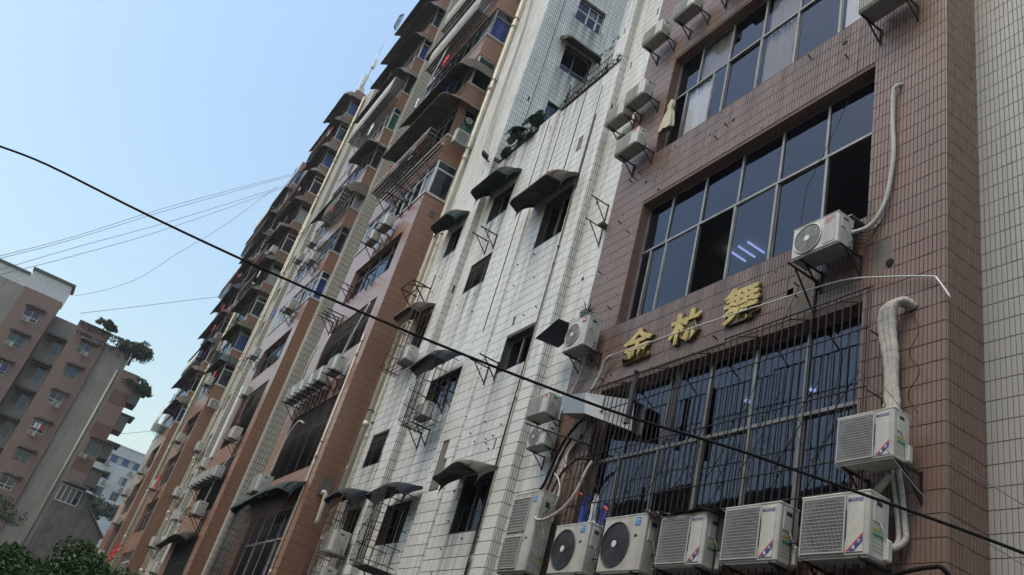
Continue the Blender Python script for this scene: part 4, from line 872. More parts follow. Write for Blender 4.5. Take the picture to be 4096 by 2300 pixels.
pipe('broom', [(-14.95,9.6,5.45),(-14.7,9.65,5.3)], .022, 'red', 'short red handle sticking up from the heap in the cage', 'broom')
pipe('broom', [(-13.75,9.55,4.95),(-13.6,9.55,4.85)], .03, 'red', 'red brush head above the violet bag', 'broom')
tg = thing('tangled_wires', 'nest of bent rusty rods and wire at the lower left of the cage', 'wire', (-15.0,9.6,5))
for i in range(26):
    a = Vector((random.uniform(-15.7,-13.9), random.uniform(9.4,9.8), random.uniform(4.8,6.3))); b = a+Vector((random.uniform(-.6,.6),random.uniform(-.2,.2),random.uniform(-.5,.5)))
    mb = MB(); mb.tube([a,(a+b)/2+Vector((0,-.06,.06)),b], .009, 4); mb.build('wire', M['iron'], tg)
# tied-back curtain in the open sash of the upper window
mb = MB(); n = 20; prof = [(16.35,.30,.10),(16.6,.26,.09),(16.95,.18,.08),(17.15,.09,.06),(17.22,.11,.07),(17.35,.13,.07),(17.5,.06,.05)]; vs = []
for z, rx, ry in prof:
    for i in range(n): a = 2*math.pi*i/n; q = 1+.22*math.sin(7*a); vs.append((-15.08+rx*q*math.cos(a)-.1*(17.5-z)*.3, 9.93+ry*q*math.sin(a), z))
mb.add(vs, [(j*n+i,j*n+(i+1)%n,(j+1)*n+(i+1)%n,(j+1)*n+i) for j in range(len(prof)-1) for i in range(n)], 0, True)
solo(mb, 'tied_curtain', M['cloth_cream'], 'cream curtain tied in a knot in the open left sash of the upper brown window', 'curtain')
# ================================================================ awnings, cages, pipes of the white wall and the bays
def awning(X0, X1, Y, z, proj, drop, m, label, group=None, ends=.28, rib=None, wave=0., name='awning'):
    t = thing(name, label, 'awning', ((X0+X1)/2, Y, z), group)
    nx = max(14, int((X1-X0)*7)); ny = 9; top = []; mb = MB()
    for i in range(nx+1):
        u = i/nx; e = min(u, 1-u)/ (ends/(X1-X0)) ; e = min(1, e); pf = .55+.45*math.sqrt(max(0, 1-(1-e)**2)); zd = .10*(1-e)**2
        for j in range(ny+1):
            v = j/ny; y = Y-.005-proj*pf*math.sin(v*math.pi/2*.97)
            zz = z-drop*(1-math.cos(v*math.pi/2))-zd*v-.012*math.sin(u*(X1-X0)*math.pi/.09)*0-wave*math.sin(u*5.2+1)*v
            top.append((X0+(X1-X0)*u, y, zz+.012*math.cos(u*(X1-X0)*2*math.pi/.16)))
    n2 = len(top); bot = [(p[0], p[1]+.004, p[2]-.022) for p in top]; q = ny+1
    fs = [(i*q+j,i*q+j+1,(i+1)*q+j+1,(i+1)*q+j) for i in range(nx) for j in range(ny)]
    mb.add(top+bot, fs+[tuple(k+n2 for k in f[::-1]) for f in fs]+[(i*q+ny,n2+i*q+ny,n2+(i+1)*q+ny,(i+1)*q+ny) for i in range(nx)]+[(j+1,j,n2+j,n2+j+1) for j in range(ny)]+[(nx*q+j,nx*q+j+1,n2+nx*q+j+1,n2+nx*q+j) for j in range(ny)], 0, True)
    mb.build('sheet', M[m], t)
    # down-turned ends
    for k, i in ((0,0),(1,nx)):
        mb = MB(); pts = [top[i*q+j] for j in range(ny+1)]; low = [(p[0], p[1], p[2]-.10-.22*(j/ny)**.7*(1 if drop > .2 else .4)) for j, p in enumerate(pts)]
        sx = -.02 if k == 0 else .02
        mb.add(pts+low+[(p[0]+sx,p[1],p[2]) for p in pts]+[(p[0]+sx,p[1],p[2]) for p in low], [(j,j+1,ny+2+j,ny+1+j) for j in range(ny)]+[(2*ny+2+j,3*ny+3+j,3*ny+4+j,2*ny+3+j) for j in range(ny)]+[(ny+1+j,ny+2+j,3*ny+4+j,3*ny+3+j) for j in range(ny)])
        mb.build('end_skirt', M[m], t)
    n = max(2, int((X1-X0)/.8))
    for k in range(n+1):
        xx = X0+.12+(X1-X0-.24)*k/n; mb = MB()
        mb.tube([(xx, Y-.01-proj*.9*math.sin(v*math.pi/2*.97), z-drop*(1-math.cos(v*math.pi/2))-.045-.0) for v in (0,.3,.6,.9)], .018, 5); mb.build('rib', M[rib or 'rust'], t)
    return t
def wrap_awning(X0, X1, Yf, Yb, z, pf, ps, drop, m, label, group=None, rag_=0., ribs=True):
    """sheet running round the corner of a bay: out over the street by pf and past the corner by ps"""
    t = thing('wraparound_awning', label, 'awning', (X1, Yf, z), group)
    mb = MB(); nx = max(18, int((X1+ps-X0)*3)); ny = 12; vs = []; rc = .7
    for i in range(nx+1):
        x = X0+(X1+ps-X0)*i/nx
        for j in range(ny+1):
            y = Yf-pf+(Yb-Yf+pf)*j/ny; cx, cy = X1+ps-rc, Yf-pf+rc; xx, yy = x, y
            if x > cx and y < cy:
                dx, dy = x-cx, cy-y; L = math.hypot(dx, dy)
                mx = max(dx, dy); s = mx/L if L > 1e-6 else 1; xx, yy = cx+dx*s, cy-dy*s
            cx0 = X0+rc*.6
            if x < cx0 and y < Yf-pf+rc*.6:
                dx, dy = cx0-x, Yf-pf+rc*.6-y; L = math.hypot(dx, dy); s = max(dx,dy)/L if L > 1e-6 else 1; xx, yy = cx0-dx*s, Yf-pf+rc*.6-dy*s
            ox = max(0, xx-X1)/max(ps,.01); oy = max(0, Yf-yy)/pf; o = min(1.1, math.hypot(ox, oy)); inn = 0
            vs.append((xx, yy, z-drop*o**2.2+.02*math.cos(x*2*math.pi/.22)*o+rag_*(random.random()-.5)*o))
    q = ny+1; n = len(vs); fs = [(i*q+j,(i+1)*q+j,(i+1)*q+j+1,i*q+j+1) for i in range(nx) for j in range(ny)]
    # leave out the part that would lie inside the building
    fs = [f for f in fs if not all(vs[k][0] < X1-.05 and vs[k][1] > Yf+.05 for k in f)]
    low = [(v[0],v[1],v[2]-.04) for v in vs]
    mb.add(vs+low, fs+[tuple(k+n for k in f[::-1]) for f in fs]+[(i*q,n+i*q,n+(i+1)*q,(i+1)*q) for i in range(nx)]+[(nx*q+j,n+nx*q+j,n+nx*q+j+1,nx*q+j+1) for j in range(ny)]+[(j,j+1,n+j+1,n+j) for j in range(ny)], 0, False)
    mb.build('sheet', M[m], t)
    if ribs:
        k = X0+.4
        while k < X1-.1:
            mb = MB(); mb.tube([(k,Yf,z-.10),(k,Yf-pf*.5,z-.13-drop*.2),(k,Yf-pf*.93,z-.09-drop*.85)], .03, 5); mb.build('rib', M['rib_brown'], t); k += .85
    return t
M['rib_brown'] = mat('stained_brown_rib', (.16,.09,.04), .8, noise=.5, nscale=6)
awning(-22.1,-19.4,9.83,17.0,1.05,.6,'awn_dark','large dark curved awning over the deep window at the upper right of the white wall')
awning(-26.8,-24.3,9.83,19.9,.95,.55,'awn_teal','dark teal curved awning just under the low roof, left part of the white wall')
awning(-29.7,-27.8,9.58,19.3,.9,.55,'awn_teal','dark curved awning with brown stains beside the cream drainpipes, upper left of the white wall')
awning(-29.9,-28.0,9.58,14.75,.95,.55,'awn_dark','black curved awning over the caged window with an outdoor unit, left of the white wall')
awning(-25.9,-23.8,9.6,11.35,.95,.45,'awn_blue','dark blue-black awning over the narrow caged window in the middle of the white wall', wave=.05)
awning(-21.5,-19.35,9.83,6.75,.95,.30,'awn_grey','rusty grey wavy tin awning low on the white wall, right of the bare render', wave=.12)
awning(-30.0,-28.0,9.58,6.95,.95,.40,'awn_blue','dark blue awning at the bottom left of the white wall, beside the orange corner', wave=.06)
awning(-26.0,-23.75,9.72,6.65,1.0,.35,'awn_blue','black wavy awning over the cage at the bottom of the white wall', wave=.08)
awning(-32.2+0,-31.9,8.0,3.0,.1,.05,'awn_grey','x') if False else None
awning(-40.0,-31.95,8.4,7.35,.85,.55,'awn_teal','long dark awning with faded teal hump, low on the nearest orange bay', wave=.10, ends=.5)
# hood of the tower flank window, facing +X
th = awning(-.1-1.0,1.15,0,0,.75,.45,'awn_dark','dark round-cornered hood over the tower window above the low roof'); th.rotation_euler = (0,0,math.pi/2)
th.location = W((-27.05,11.85,30.45)); 
def cage(X0, X1, Y, z0, z1, proj, label, nb=12, face='y', m='iron', rows=5, round_=True, name='window_cage'):
    t = thing(name, label, 'security grille', ((X0+X1)/2, Y, z0))
    rr = .14
    for i in range(nb+1):
        x = X0+(X1-X0)*i/nb; mb = MB()
        pts = [(x,Y,z0),(x,Y-proj+rr,z0),(x,Y-proj+rr*.3,z0+rr*.3),(x,Y-proj,z0+rr),(x,Y-proj,z1)] if round_ else [(x,Y,z0),(x,Y-proj,z0),(x,Y-proj,z1)]
        mb.tube(pts, .010, 4); mb.build('bar', M[m], t)
    mb = MB()
    for k in range(rows): z = z0+rr+(z1-z0-rr)*k/(rows-1); mb.tube([(X0,Y,z),(X0,Y-proj,z),(X1,Y-proj,z),(X1,Y,z)], .014, 4)
    for k in range(1, 5): y = Y-proj*k/5; mb.tube([(X0,y,z0),(X1,y,z0)], .012, 4)
    mb.build('frame_rods', M[m], t)
    for s in (X0, X1):
        mb = MB()
        for k in range(1,5): y = Y-proj*k/5; mb.tube([(s,y,z0),(s,y,z1)], .011, 4)
        mb.build('side_bars', M[m], t)
    return t
cage(-29.4,-27.95,9.58,11.75,14.2,.82,'square iron cage under the black awning, holding an outdoor unit, left of the white wall', 11, m='rust')
cage(-25.3,-23.9,9.62,8.68,11.1,.85,'narrow round-bottomed iron cage under the middle awning, with an outdoor unit in its foot', 10)
cage(-25.0,-23.9,9.72,3.95,6.3,1.05,'round-bottomed iron cage with a diamond pattern at the bottom of the white wall', 10)
cage(-29.4,-28.05,9.58,3.7,6.6,.85,'rusty cage wrapped round stacked outdoor units beside the orange corner', 10, m='rust')
cage(-39.9,-32.2,8.4,2.0,6.9,.55,'big fine-barred cage over the lowest window of the nearest orange bay', 48, round_=False, rows=6)
for (x0,z0,lab) in ((-24.95,4.9,'diamond of thin rods on the bottom white-wall cage'),):
    mb = MB(); mb.tube([(x0,8.66,z0),(x0+.5,8.66,z0+.55),(x0+1.0,8.66,z0),(x0+.5,8.66,z0-.55),(x0,8.66,z0)], .012, 4); solo(mb, 'diamond_rod', M['iron'], lab, 'grille ornament')
again(P1_, (-28.3,9.35,11.85), 'outdoor unit in the rusty cage under the black awning', s=.95)
again(P1_, (-24.75,9.4,8.85), 'outdoor unit in the foot of the narrow round-bottomed cage', s=.85)
again(P1_, (-28.9,9.4,4.55), 'upper stacked unit behind the bottom left cage of the white wall', s=1.25)
again(P1_, (-28.9,9.4,3.4), 'lower stacked unit behind the bottom left cage of the white wall', s=1.15)
BW = 'empty iron brackets on the white wall'
E2 = bracket(.9, .75, .62, '', arms=(0,1), r=.034)
place(E2, (-25.35,9.81,16.75), 'empty black bracket pair just above the barred middle window', BW)
for loc, lab in (((-21.9,9.81,10.35),'empty black bracket pair left of the dark open window, below the thick cable'),((-25.1,9.61,8.62),'thick bracket pair carrying the narrow cage'),((-25.0,9.7,3.92),'bracket pair under the bottom cage'),((-24.5,9.81,9.9),'empty thin bracket pair half hidden by the middle awning')): again(E2, loc, lab, BW, s=.95)
FR1 = thing('iron_shelf_frame', 'empty square iron shelf frame by the drainpipes, left of the white wall', 'bracket', (-29.9,9.56,15.3))
for a, b in (((-30.4,9.56,15.9),(-30.4,8.7,15.9)),((-29.2,9.56,15.9),(-29.2,8.7,15.9)),((-30.4,8.7,15.9),(-29.2,8.7,15.9)),((-30.4,8.7,15.9),(-30.4,9.5,15.2)),((-29.2,8.7,15.9),(-29.2,9.5,15.2)),((-29.8,9.56,16.2),(-29.8,8.7,15.9)),((-30.4,9.56,16.6),(-30.4,9.56,15.1)),((-29.2,9.56,16.6),(-29.2,9.56,15.1)),((-30.4,9.0,15.6),(-29.2,9.0,15.6))):
    mb = MB(); mb.bar(a, b, .045); mb.build('bar', M['rust'], FR1)
# drainpipes: jointed cream pipes
def drain(x, y, z0, z1, r, label, group='cream drainpipes down the long block', step=4.6):
    t = thing('drainpipe', label, 'drainpipe', (x,y,z0), group)
    mb = MB(); mb.tube([(x,y,z0),(x,y,z1)], r, 8); mb.build('pipe', M['pvc'], t)
    z = z0+random.uniform(1,3)
    while z < z1:
        mb = MB(); mb.tube([(x,y,z),(x,y,z+.22)], r*1.35, 8); mb.build('socket', M['pvc'], t)
        mb = MB(); mb.ring((x,y,z+.7), r*1.2, .02, axis='z', n=10, k=4); mb.box((x-.02,y,z+.66),(x+.02,y+.16,z+.74)); mb.build('clamp', M['rust'], t); z += step
    return t
drain(-30.55,9.38,G0,44,.105,'thick cream drainpipe between the orange corner and the white wall, right one')
drain(-30.9,9.42,6.5,44,.055,'thin cream drainpipe close to the orange corner')
drain(-30.25,9.47,G0,20,.03,'slim grey pipe right of the thick drainpipe','slim pipes beside the thick drainpipe')
drain(-72.2,9.4,G0,56,.12,'cream drainpipe at the edge of the third orange bay')
drain(-71.7,9.45,G0,40,.07,'thin cream drainpipe right of the third bay\'s thick one')
drain(-90.2,9.0,G0,40,.10,'cream drainpipe on the narrow pier beside the fourth orange bay')
drain(-19.36,9.78,G0,16,.028,'thin dark-stained pipe running down beside the white pier','slim pipes beside the thick drainpipe')
pipe('cable_bundle', [(-19.33,9.76,3),(-19.36,9.74,8),(-19.33,9.76,14),(-19.35,9.75,21)], .014, 'blackrub', 'dark cable running down the white wall beside the pier', 'cable', 4)
for k in range(4): pipe('cable_bundle', smooth([(-19.4-.05*k,9.79,2.6),(-19.55+.04*k,9.79,4.5),(-19.42-.03*k,9.79,7.5),(-19.45,9.79,11)]), .008, 'blackrub', ['first','second','third','fourth'][k]+' from the right of the thin strands down the lower white wall', 'cable', 4, 'loose cable strands low on the white wall')
drain(-32.0,8.36,G0,14,.035,'thin brown-stained pipe down the edge of the nearest orange bay','slim pipes on the orange bay')
pipe('waste_stub', smooth([(-31.12,8.9,6.95),(-31.0,8.9,7.0),(-30.95,9.0,6.8),(-30.95,9.05,5.8)]), .09, 'pvc', 'short wrapped waste pipe coming out of the orange corner above the blue awning', 'pipe', 8)
mb = MB(); mb.box((-31.28,8.75,6.9),(-31.24,9.2,7.6)); solo(mb, 'broken_patch', M['concrete'], 'broken patch of bare concrete on the orange side wall above the blue awning', 'wall patch')
mb = MB(); mb.box((-31.29,8.95,20.4),(-31.26,9.2,20.75)); mb.disc((-31.26,9.07,20.6),.06,.04,10,axis='x'); solo(mb, 'vent_hole', M['concrete'], 'square patch with a dark hole on the orange side wall', 'wall patch')
# insulator racks and wires on the tower face
rk = thing('insulator_rack', 'black rack of cable insulators on the white tower wall', 'rack', (-27.4,9.5,22))
mb = MB(); mb.bar((-28.2,9.4,22.55),(-26.9,9.3,21.4),.07); mb.build('rail', M['iron'], rk)
for k in range(4): mb = MB(); p = Vector((-28.2,9.34,22.6)).lerp(Vector((-26.9,9.24,21.45)), (k+.5)/4); mb.tube([p,p+Vector((0,-.02,.22))], .05, 7); mb.build('insulator', M['blackrub'], rk)
for k in range(4):
    p = Vector((-28.2,9.3,22.8)).lerp(Vector((-26.9,9.2,21.65)), (k+.5)/4)
    pipe('service_wire', smooth([p,(-28.6+.12*k,9.35,26),(-28.9+.1*k,9.4,31),(-29.4+.1*k,9.3,36)]), .008, 'blackrub', ['leftmost','second','third','rightmost'][k]+' thin wire running up the tower from the insulator rack', 'wire', 4, 'wires running up the tower from the rack')
# roof edge of the low wing: railing, weeds, broad-leaved plant
rl = thing('roof_railing', 'rusty railing along the edge of the low white roof', 'railing', (-21,9.9,ROOF))
for z in (.5,.95): mb = MB(); mb.tube([(-22.3,9.86,ROOF+z),(-18.7,9.86,ROOF+z)], .018, 4); mb.build('rail', M['rust'], rl)
x = -22.3
while x < -18.7: mb = MB(); mb.tube([(x,9.86,ROOF),(x,9.86,ROOF+.98)], .014, 4); mb.build('baluster', M['rust'], rl); x += .22
mb = MB(); mb.bar((-22.3,9.9,ROOF),(-22.3,9.9,ROOF+1.4),.05); mb.build('post', M['iron'], rl)
def leaves(n, gen, size, m, parent=None, name='foliage', o=None):
    P = np.array([gen() for _ in range(n)]); k = len(P); S_ = size*(.6+.8*rng.random(k))
    a = rng.normal(size=(k,3)); a /= np.linalg.norm(a,axis=1)[:,None]; b = rng.normal(size=(k,3)); b -= a*(a*b).sum(1)[:,None]; b /= np.linalg.norm(b,axis=1)[:,None]
    a *= S_[:,None]; b *= S_[:,None]*.45; c = np.cross(a, b); c /= np.linalg.norm(c,axis=1)[:,None]; c *= S_[:,None]*.15
    V = np.stack([P-a*.5, P+b*.5-c, P+a*.6, P-b*.5-c, P], 1).reshape(-1,3)
    mb = MB(); mb.v = [tuple(v) for v in V]; mb.f = [f for i in range(k) for f in ((5*i,5*i+1,5*i+4),(5*i+1,5*i+2,5*i+4),(5*i+2,5*i+3,5*i+4),(5*i+3,5*i,5*i+4))]; mb.m = [0]*len(mb.f); mb.sm = [False]*len(mb.f)
    return mb.build(name, m, parent, o)
wdn = leaves(420, lambda: (random.uniform(-22.6,-18.6), 9.84+random.uniform(-.12,.25), ROOF+abs(random.gauss(0,.28))), .13, M['leaf2'], None, 'roof_weeds', (-20.6,9.9,ROOF))
meta(wdn, 'straggling weeds along the railing of the low white roof', 'weeds', kind='stuff')
bp = thing('broad_leaved_plant', 'dark plant with broad round leaves leaning over the corner of the low white roof', 'plant', (-25.2,9.9,ROOF))
for i in range(30):
    c = Vector((random.uniform(-26.3,-24.0), random.uniform(9.5,10.2), ROOF+random.uniform(.0,1.25))); a = random.uniform(0,6.28); s = random.uniform(.2,.34); mb = MB(); n = 9
    ux = Vector((math.cos(a),math.sin(a)*.6,random.uniform(-.5,.3))).normalized(); uy = ux.cross(Vector((random.uniform(-.3,.3),-.8,.6))).normalized()
    vs = [c]+[c+ux*s*math.cos(2*math.pi*k/n)*1.2+uy*s*math.sin(2*math.pi*k/n)+Vector((0,0,-.05)) for k in range(n)]
    mb.add(vs, [(0,k+1,(k+1)%n+1) for k in range(n)], 0, True); mb.build('leaf', M['bigleaf'], bp)
    mb = MB(); mb.tube([(-25.2,9.95,ROOF-.05),tuple((Vector((-25.2,9.95,ROOF))+c)/2+Vector((0,0,.12))),tuple(c)], .012, 4); mb.build('stem', M['bark'], bp)
sp2 = thing('small_plant', 'small plant with yellow-green leaves by the pier at the end of the low roof', 'plant', (-19.6,9.9,ROOF+.6))
for i in range(14):
    c = Vector((random.uniform(-20.1,-19.3), 9.8, ROOF+random.uniform(.9,1.7))); mb = MB(); s = random.uniform(.1,.2); a = random.uniform(0,6.28)
    mb.add([c,c+Vector((s*math.cos(a),-.05,s*math.sin(a))),c+Vector((2*s*math.cos(a+.3),-.05,2*s*math.sin(a+.3))),c+Vector((s*math.cos(a+.9),-.02,s*math.sin(a+.9)))],[(0,1,2,3)]); mb.build('leaf', M['leaf2'], sp2)

# ---------------------------------------------------------------- nearest orange bay: balconies, awnings, units
wrap_awning(-38.7,-31.3,8.4,9.5,30.1,.95,.55,.95,'awn_dark','long round-cornered dark awning on the nearest orange bay, highest but one')
wrap_awning(-38.9,-31.3,8.4,9.55,27.35,1.1,.45,.35,'awn_grey','dark flat awning under the long round-cornered one on the nearest orange bay')
def balcony(X0, X1, Yf, z, proj, hgt, m, label, lattice=False, slats=True):
    t = thing('cage_balcony', label, 'balcony cage', ((X0+X1)/2, Yf, z))
    n = int((X1-X0)/(.16 if not lattice else .14))
    for i in range(n+1):
        x = X0+(X1-X0)*i/n; mb = MB(); mb.tube([(x,Yf,z),(x,Yf-proj,z),(x,Yf-proj,z+hgt)], .014, 4); mb.build('bar', M[m], t)
    mb = MB(); nr = int(hgt/.16) if lattice else 2
    for k in range(nr+1): mb.tube([(X0,Yf,z+hgt*k/nr),(X0,Yf-proj,z+hgt*k/nr),(X1,Yf-proj,z+hgt*k/nr),(X1,Yf,z+hgt*k/nr)], .014, 4)
    mb.build('lattice_rods', M[m], t)
    if slats:
        for k in range(6): y = Yf-proj*(k+.5)/6; mb = MB(); mb.box((X0,y-.05,z-.02),(X1,y+.05,z+.0)); mb.build('floor_slat', M['awn_grey'], t)
    k = X0+.3
    while k < X1: mb = MB(); mb.bar((k,Yf-.01,z-.75),(k,Yf-proj*.9,z-.03),.035); mb.build('strut', M['rust'], t); k += 1.1
    return t
balcony(-38.1,-31.2,8.4,24.2,.95,.55,'alu','green-grey slatted balcony cage with thin struts, over the white sill of the nearest orange bay')
balcony(-38.4,-31.9,8.4,33.9,.85,1.5,'white_frame','upper white lattice balcony cage projecting from the nearest orange bay', lattice=True)
balcony(-38.8,-33.5,8.4,37.7,.85,1.5,'white_frame','topmost white lattice balcony cage of the nearest orange bay', lattice=True)
mb = MB(); mb.box((-40,7.55,36.1),(-31.5,8.38,36.2)); solo(mb, 'balcony_slab', M['concrete_dark'], 'dark slab over the upper white lattice balcony', 'slab')
again(G1, (-30.88,8.55,24.3), 'outdoor unit hung on the side of the nearest orange bay beside the brick infill', wall='x', s=.85)
mb = MB(); mb.fbox(FX1,8.45,8.85,-.01,.06,25.06,27.1); solo(mb, 'brick_infill', M['brick'], 'narrow red brick infill in the corner window above the hanging side unit', 'wall infill')
rd = thing('round_vent', 'round cream extractor fan in the corner window of the nearest bay', 'fan', (-31.25,9.2,26.3)); mb = MB(); mb.disc((-31.26,9.15,26.4),.17,.03,18,axis='x'); mb.build('disc', M['pvc'], rd); mb = MB(); mb.ring((-31.22,9.15,26.4),.08,.02,axis='x',n=14); mb.build('ring', M['iron'], rd)
rag('red_cloth', -36.6, 7.6, 24.5, 25.4, .25, 'cloth_red', 'red cloth hanging under the dark awning of the nearest bay')
rag('white_rag', -31.0, 9.5, 22.6, 23.1, .35, 'hose', 'bunched white rag on the drainpipe by the orange corner')
rag('hanging_bag', -37.0, 7.6, 29.9, 30.7, .35, 'cloth_white', 'white plastic bag dangling on a string in front of the nearest bay', 'bag')
pipe('bag_string', [(-35.6,7.7,34.0),(-36.9,7.62,30.7)], .03, 'conduit', 'white pole holding the dangling plastic bag', 'pole')
GB = 'outdoor units on the nearest orange bay'
again(P1_, (-36.3,8.2,20.2), 'outdoor unit on the nearest orange bay, left one of the pair below the white sill', GB)
again(P1_, (-34.75,8.2,20.35), 'outdoor unit on the nearest orange bay, right one of the pair below the white sill', GB, s=1.1)
again(E2, (-36.3,8.38,20.18), 'bracket pair under the left sill unit of the nearest orange bay', s=1.1); again(E2, (-34.75,8.38,20.33), 'bracket pair under the right sill unit of the nearest orange bay', s=1.1)
RW = 'row of outdoor units side by side under the dark middle window'
nm5 = ['leftmost','second from left','middle','second from right','rightmost']
for k, x in enumerate((-38.9,-37.6,-36.3,-35.0,-33.3)):
    again(P1_, (x,8.2,11.95+(.12 if k == 4 else 0)), f'{nm5[k]} unit in the row of five on the nearest orange bay', RW, s=1.15)
    again(E2, (x,8.38,11.93+(.12 if k == 4 else 0)), f'{nm5[k]} bracket pair under the row of five units, nearest orange bay', s=1.1)
again(P1_, (-37.4,8.1,7.15), 'grimy outdoor unit sitting just above the long teal awning', s=1.3); again(E2, (-37.4,8.38,7.13), 'bracket pair just above the long teal awning', s=1.2)
again(E2, (-34.9,8.38,17.8), 'empty bracket pair below the big pink-framed window of the nearest orange bay'); again(E2, (-37.3,8.38,17.9), 'empty small bracket with ornament at the left of the big window')
again(E2, (-34.0,8.38,22.0), 'large black bracket pair standing on the white sill of the nearest bay', s=1.5)
again(E2, (-38.6,8.38,16.6), 'cluster of black brackets at the left edge of the nearest bay', s=1.2); again(E2, (-37.9,8.38,16.5), 'second of the clustered brackets at the left edge of the nearest bay', s=1.2)
bars(F1, b1w[1], B1, 46, 3); bars(F1, b1w[2], B1, 46, 4)
for k, pts in enumerate(([(-38.0,8.0,15.0),(-37.9,7.9,14.0),(-38.3,8.0,12.8)],[(-36.4,8.0,15.1),(-36.2,7.9,14.2),(-36.5,8.0,13.0)],[(-32.4,8.2,15.6),(-32.7,8.1,14.3),(-33.2,8.1,12.9),(-33.0,8.1,12.3)],[(-35.4,8.2,10.4),(-36.3,8.15,10.6),(-37.0,8.1,9.8),(-37.2,8.1,8.2)])):
    pipe('wrapped_hose', smooth(pts), .045, 'hose', ['leftmost looping white hose above the row of five units','second looping white hose above the row of five units','right-hand white hose falling past the barred window to the row','white hose bending down to the unit above the teal awning'][k], 'hose', 6, 'white hoses in front of the barred windows')
# ---------------------------------------------------------------- second orange bay
for k, (z, x0, lab) in enumerate(((52.3,-57.0,'topmost dark ribbed awning of the second orange bay'),(48.8,-57.2,'dark ribbed awning one floor below the top of the second orange bay'),(45.3,-56.4,'dark ribbed awning two floors below the top of the second orange bay'),(41.5,-56.6,'round-ended dark ribbed awning above the upper lattice of the second bay'))):
    wrap_awning(x0,-47.7,8.38,9.1,z,1.0,.35,.7,'awn_grey' if k % 2 else 'awn_dark', lab, 'stacked ribbed awnings of the second orange bay')
balcony(-55.0,-47.0,8.38,38.0,.9,1.5,'white_frame','long white lattice balcony cage of the second orange bay', lattice=True)
wrap_awning(-54.8,-47.7,8.38,9.1,30.6,1.0,.45,1.0,'awn_dark','long smooth black awning in the middle of the second orange bay')
wrap_awning(-51.5,-47.7,8.38,9.1,34.3,.8,.4,.4,'awn_grey','short grey broken awning on the second orange bay', rag_=.1)
cage(-51.0,-47.6,8.38,28.5,30.2,.85,'white painted drying cage with a red cloth on the second orange bay', 16, m='white_frame', rows=6, round_=False)
rag('red_cloth', -49.6, 7.7, 28.6, 29.1, .8, 'cloth_red', 'bright red cloth lying in the white drying cage')
GS = 'outdoor units on the second orange bay'
for x, z, lab, s in ((-56.0,27.0,'outdoor unit in a wire basket left of the long black awning',1.),(-53.3,27.3,'outdoor unit under the left end of the long black awning',1.1),(-50.3,24.6,'outdoor unit beside the frosted corner window of the second bay',1.1),
                  (-50.6,20.9,'outdoor unit on the white sill above the lower windows of the second bay',1.2),(-56.0,19.0,'outdoor unit at the left edge of the second bay',1.1),(-52.5,15.3,'outdoor unit with plants and a red dress behind, second bay',1.),
                  (-50.0,11.9,'single outdoor unit above the row on the second bay',1.2),(-50.4,7.4,'outdoor unit low on the second bay beside the dark window',1.25)):
    again(P1_, (x,8.18,z), lab, GS, s=s); again(E2, (x,8.36,z-.02), 'brackets under the '+lab.replace('outdoor ',''), s=s)
for k in range(6):
    x = -55.2+1.05*k; again(P1_, (x,8.18,9.6), f'unit {["first","second","third","fourth","fifth","sixth"][k]} from the left in the tight row on the second bay', 'tight row of outdoor units on the second orange bay', s=1.1)
    again(E2, (x,8.36,9.58), f'bracket pair {["first","second","third","fourth","fifth","sixth"][k]} from the left in the tight row of the second bay', s=1.1)
for k in range(3): again(E2, (-58.2+.9*k,8.9,8.6), f'{["left","middle","right"][k]} empty bracket pair at the left end of the tight row', s=1.0)
rag('red_dress', -50.6, 8.0, 13.2, 15.2, .7, 'rust', 'dark red dress hanging in the second bay\'s window', 'dress')
bars(F2, b2w[2], B2, 40, 4); bars(F2, b2w[3], B2, 40, 4); bars(F2, b2w[1], B2, 36, 3)
mb = MB(); mb.box((-56.6,8.2,12.0),(-55.9,8.36,17.2)); solo(mb, 'blank_signboard', M['white_frame'], 'tall pale panel standing at the left edge of the second orange bay', 'signboard')
awning(-57.0,-49.5,8.38,6.6,.9,.45,'awn_dark','dark tattered awning at the foot of the second orange bay', wave=.15)
for k, pts in enumerate(([(-49.2,8.2,11.0),(-49.9,8.1,10.2),(-50.2,8.1,9.0),(-50.6,8.1,7.6)],[(-55.0,8.2,10.4),(-56.2,8.2,10.0),(-56.8,8.2,8.6),(-57.2,8.2,6.0)])): pipe('wrapped_hose', smooth(pts), .04, 'hose', ['right','left'][k]+' white hose falling past the lower dark window of the second bay', 'hose', 6, 'white hoses on the second bay')
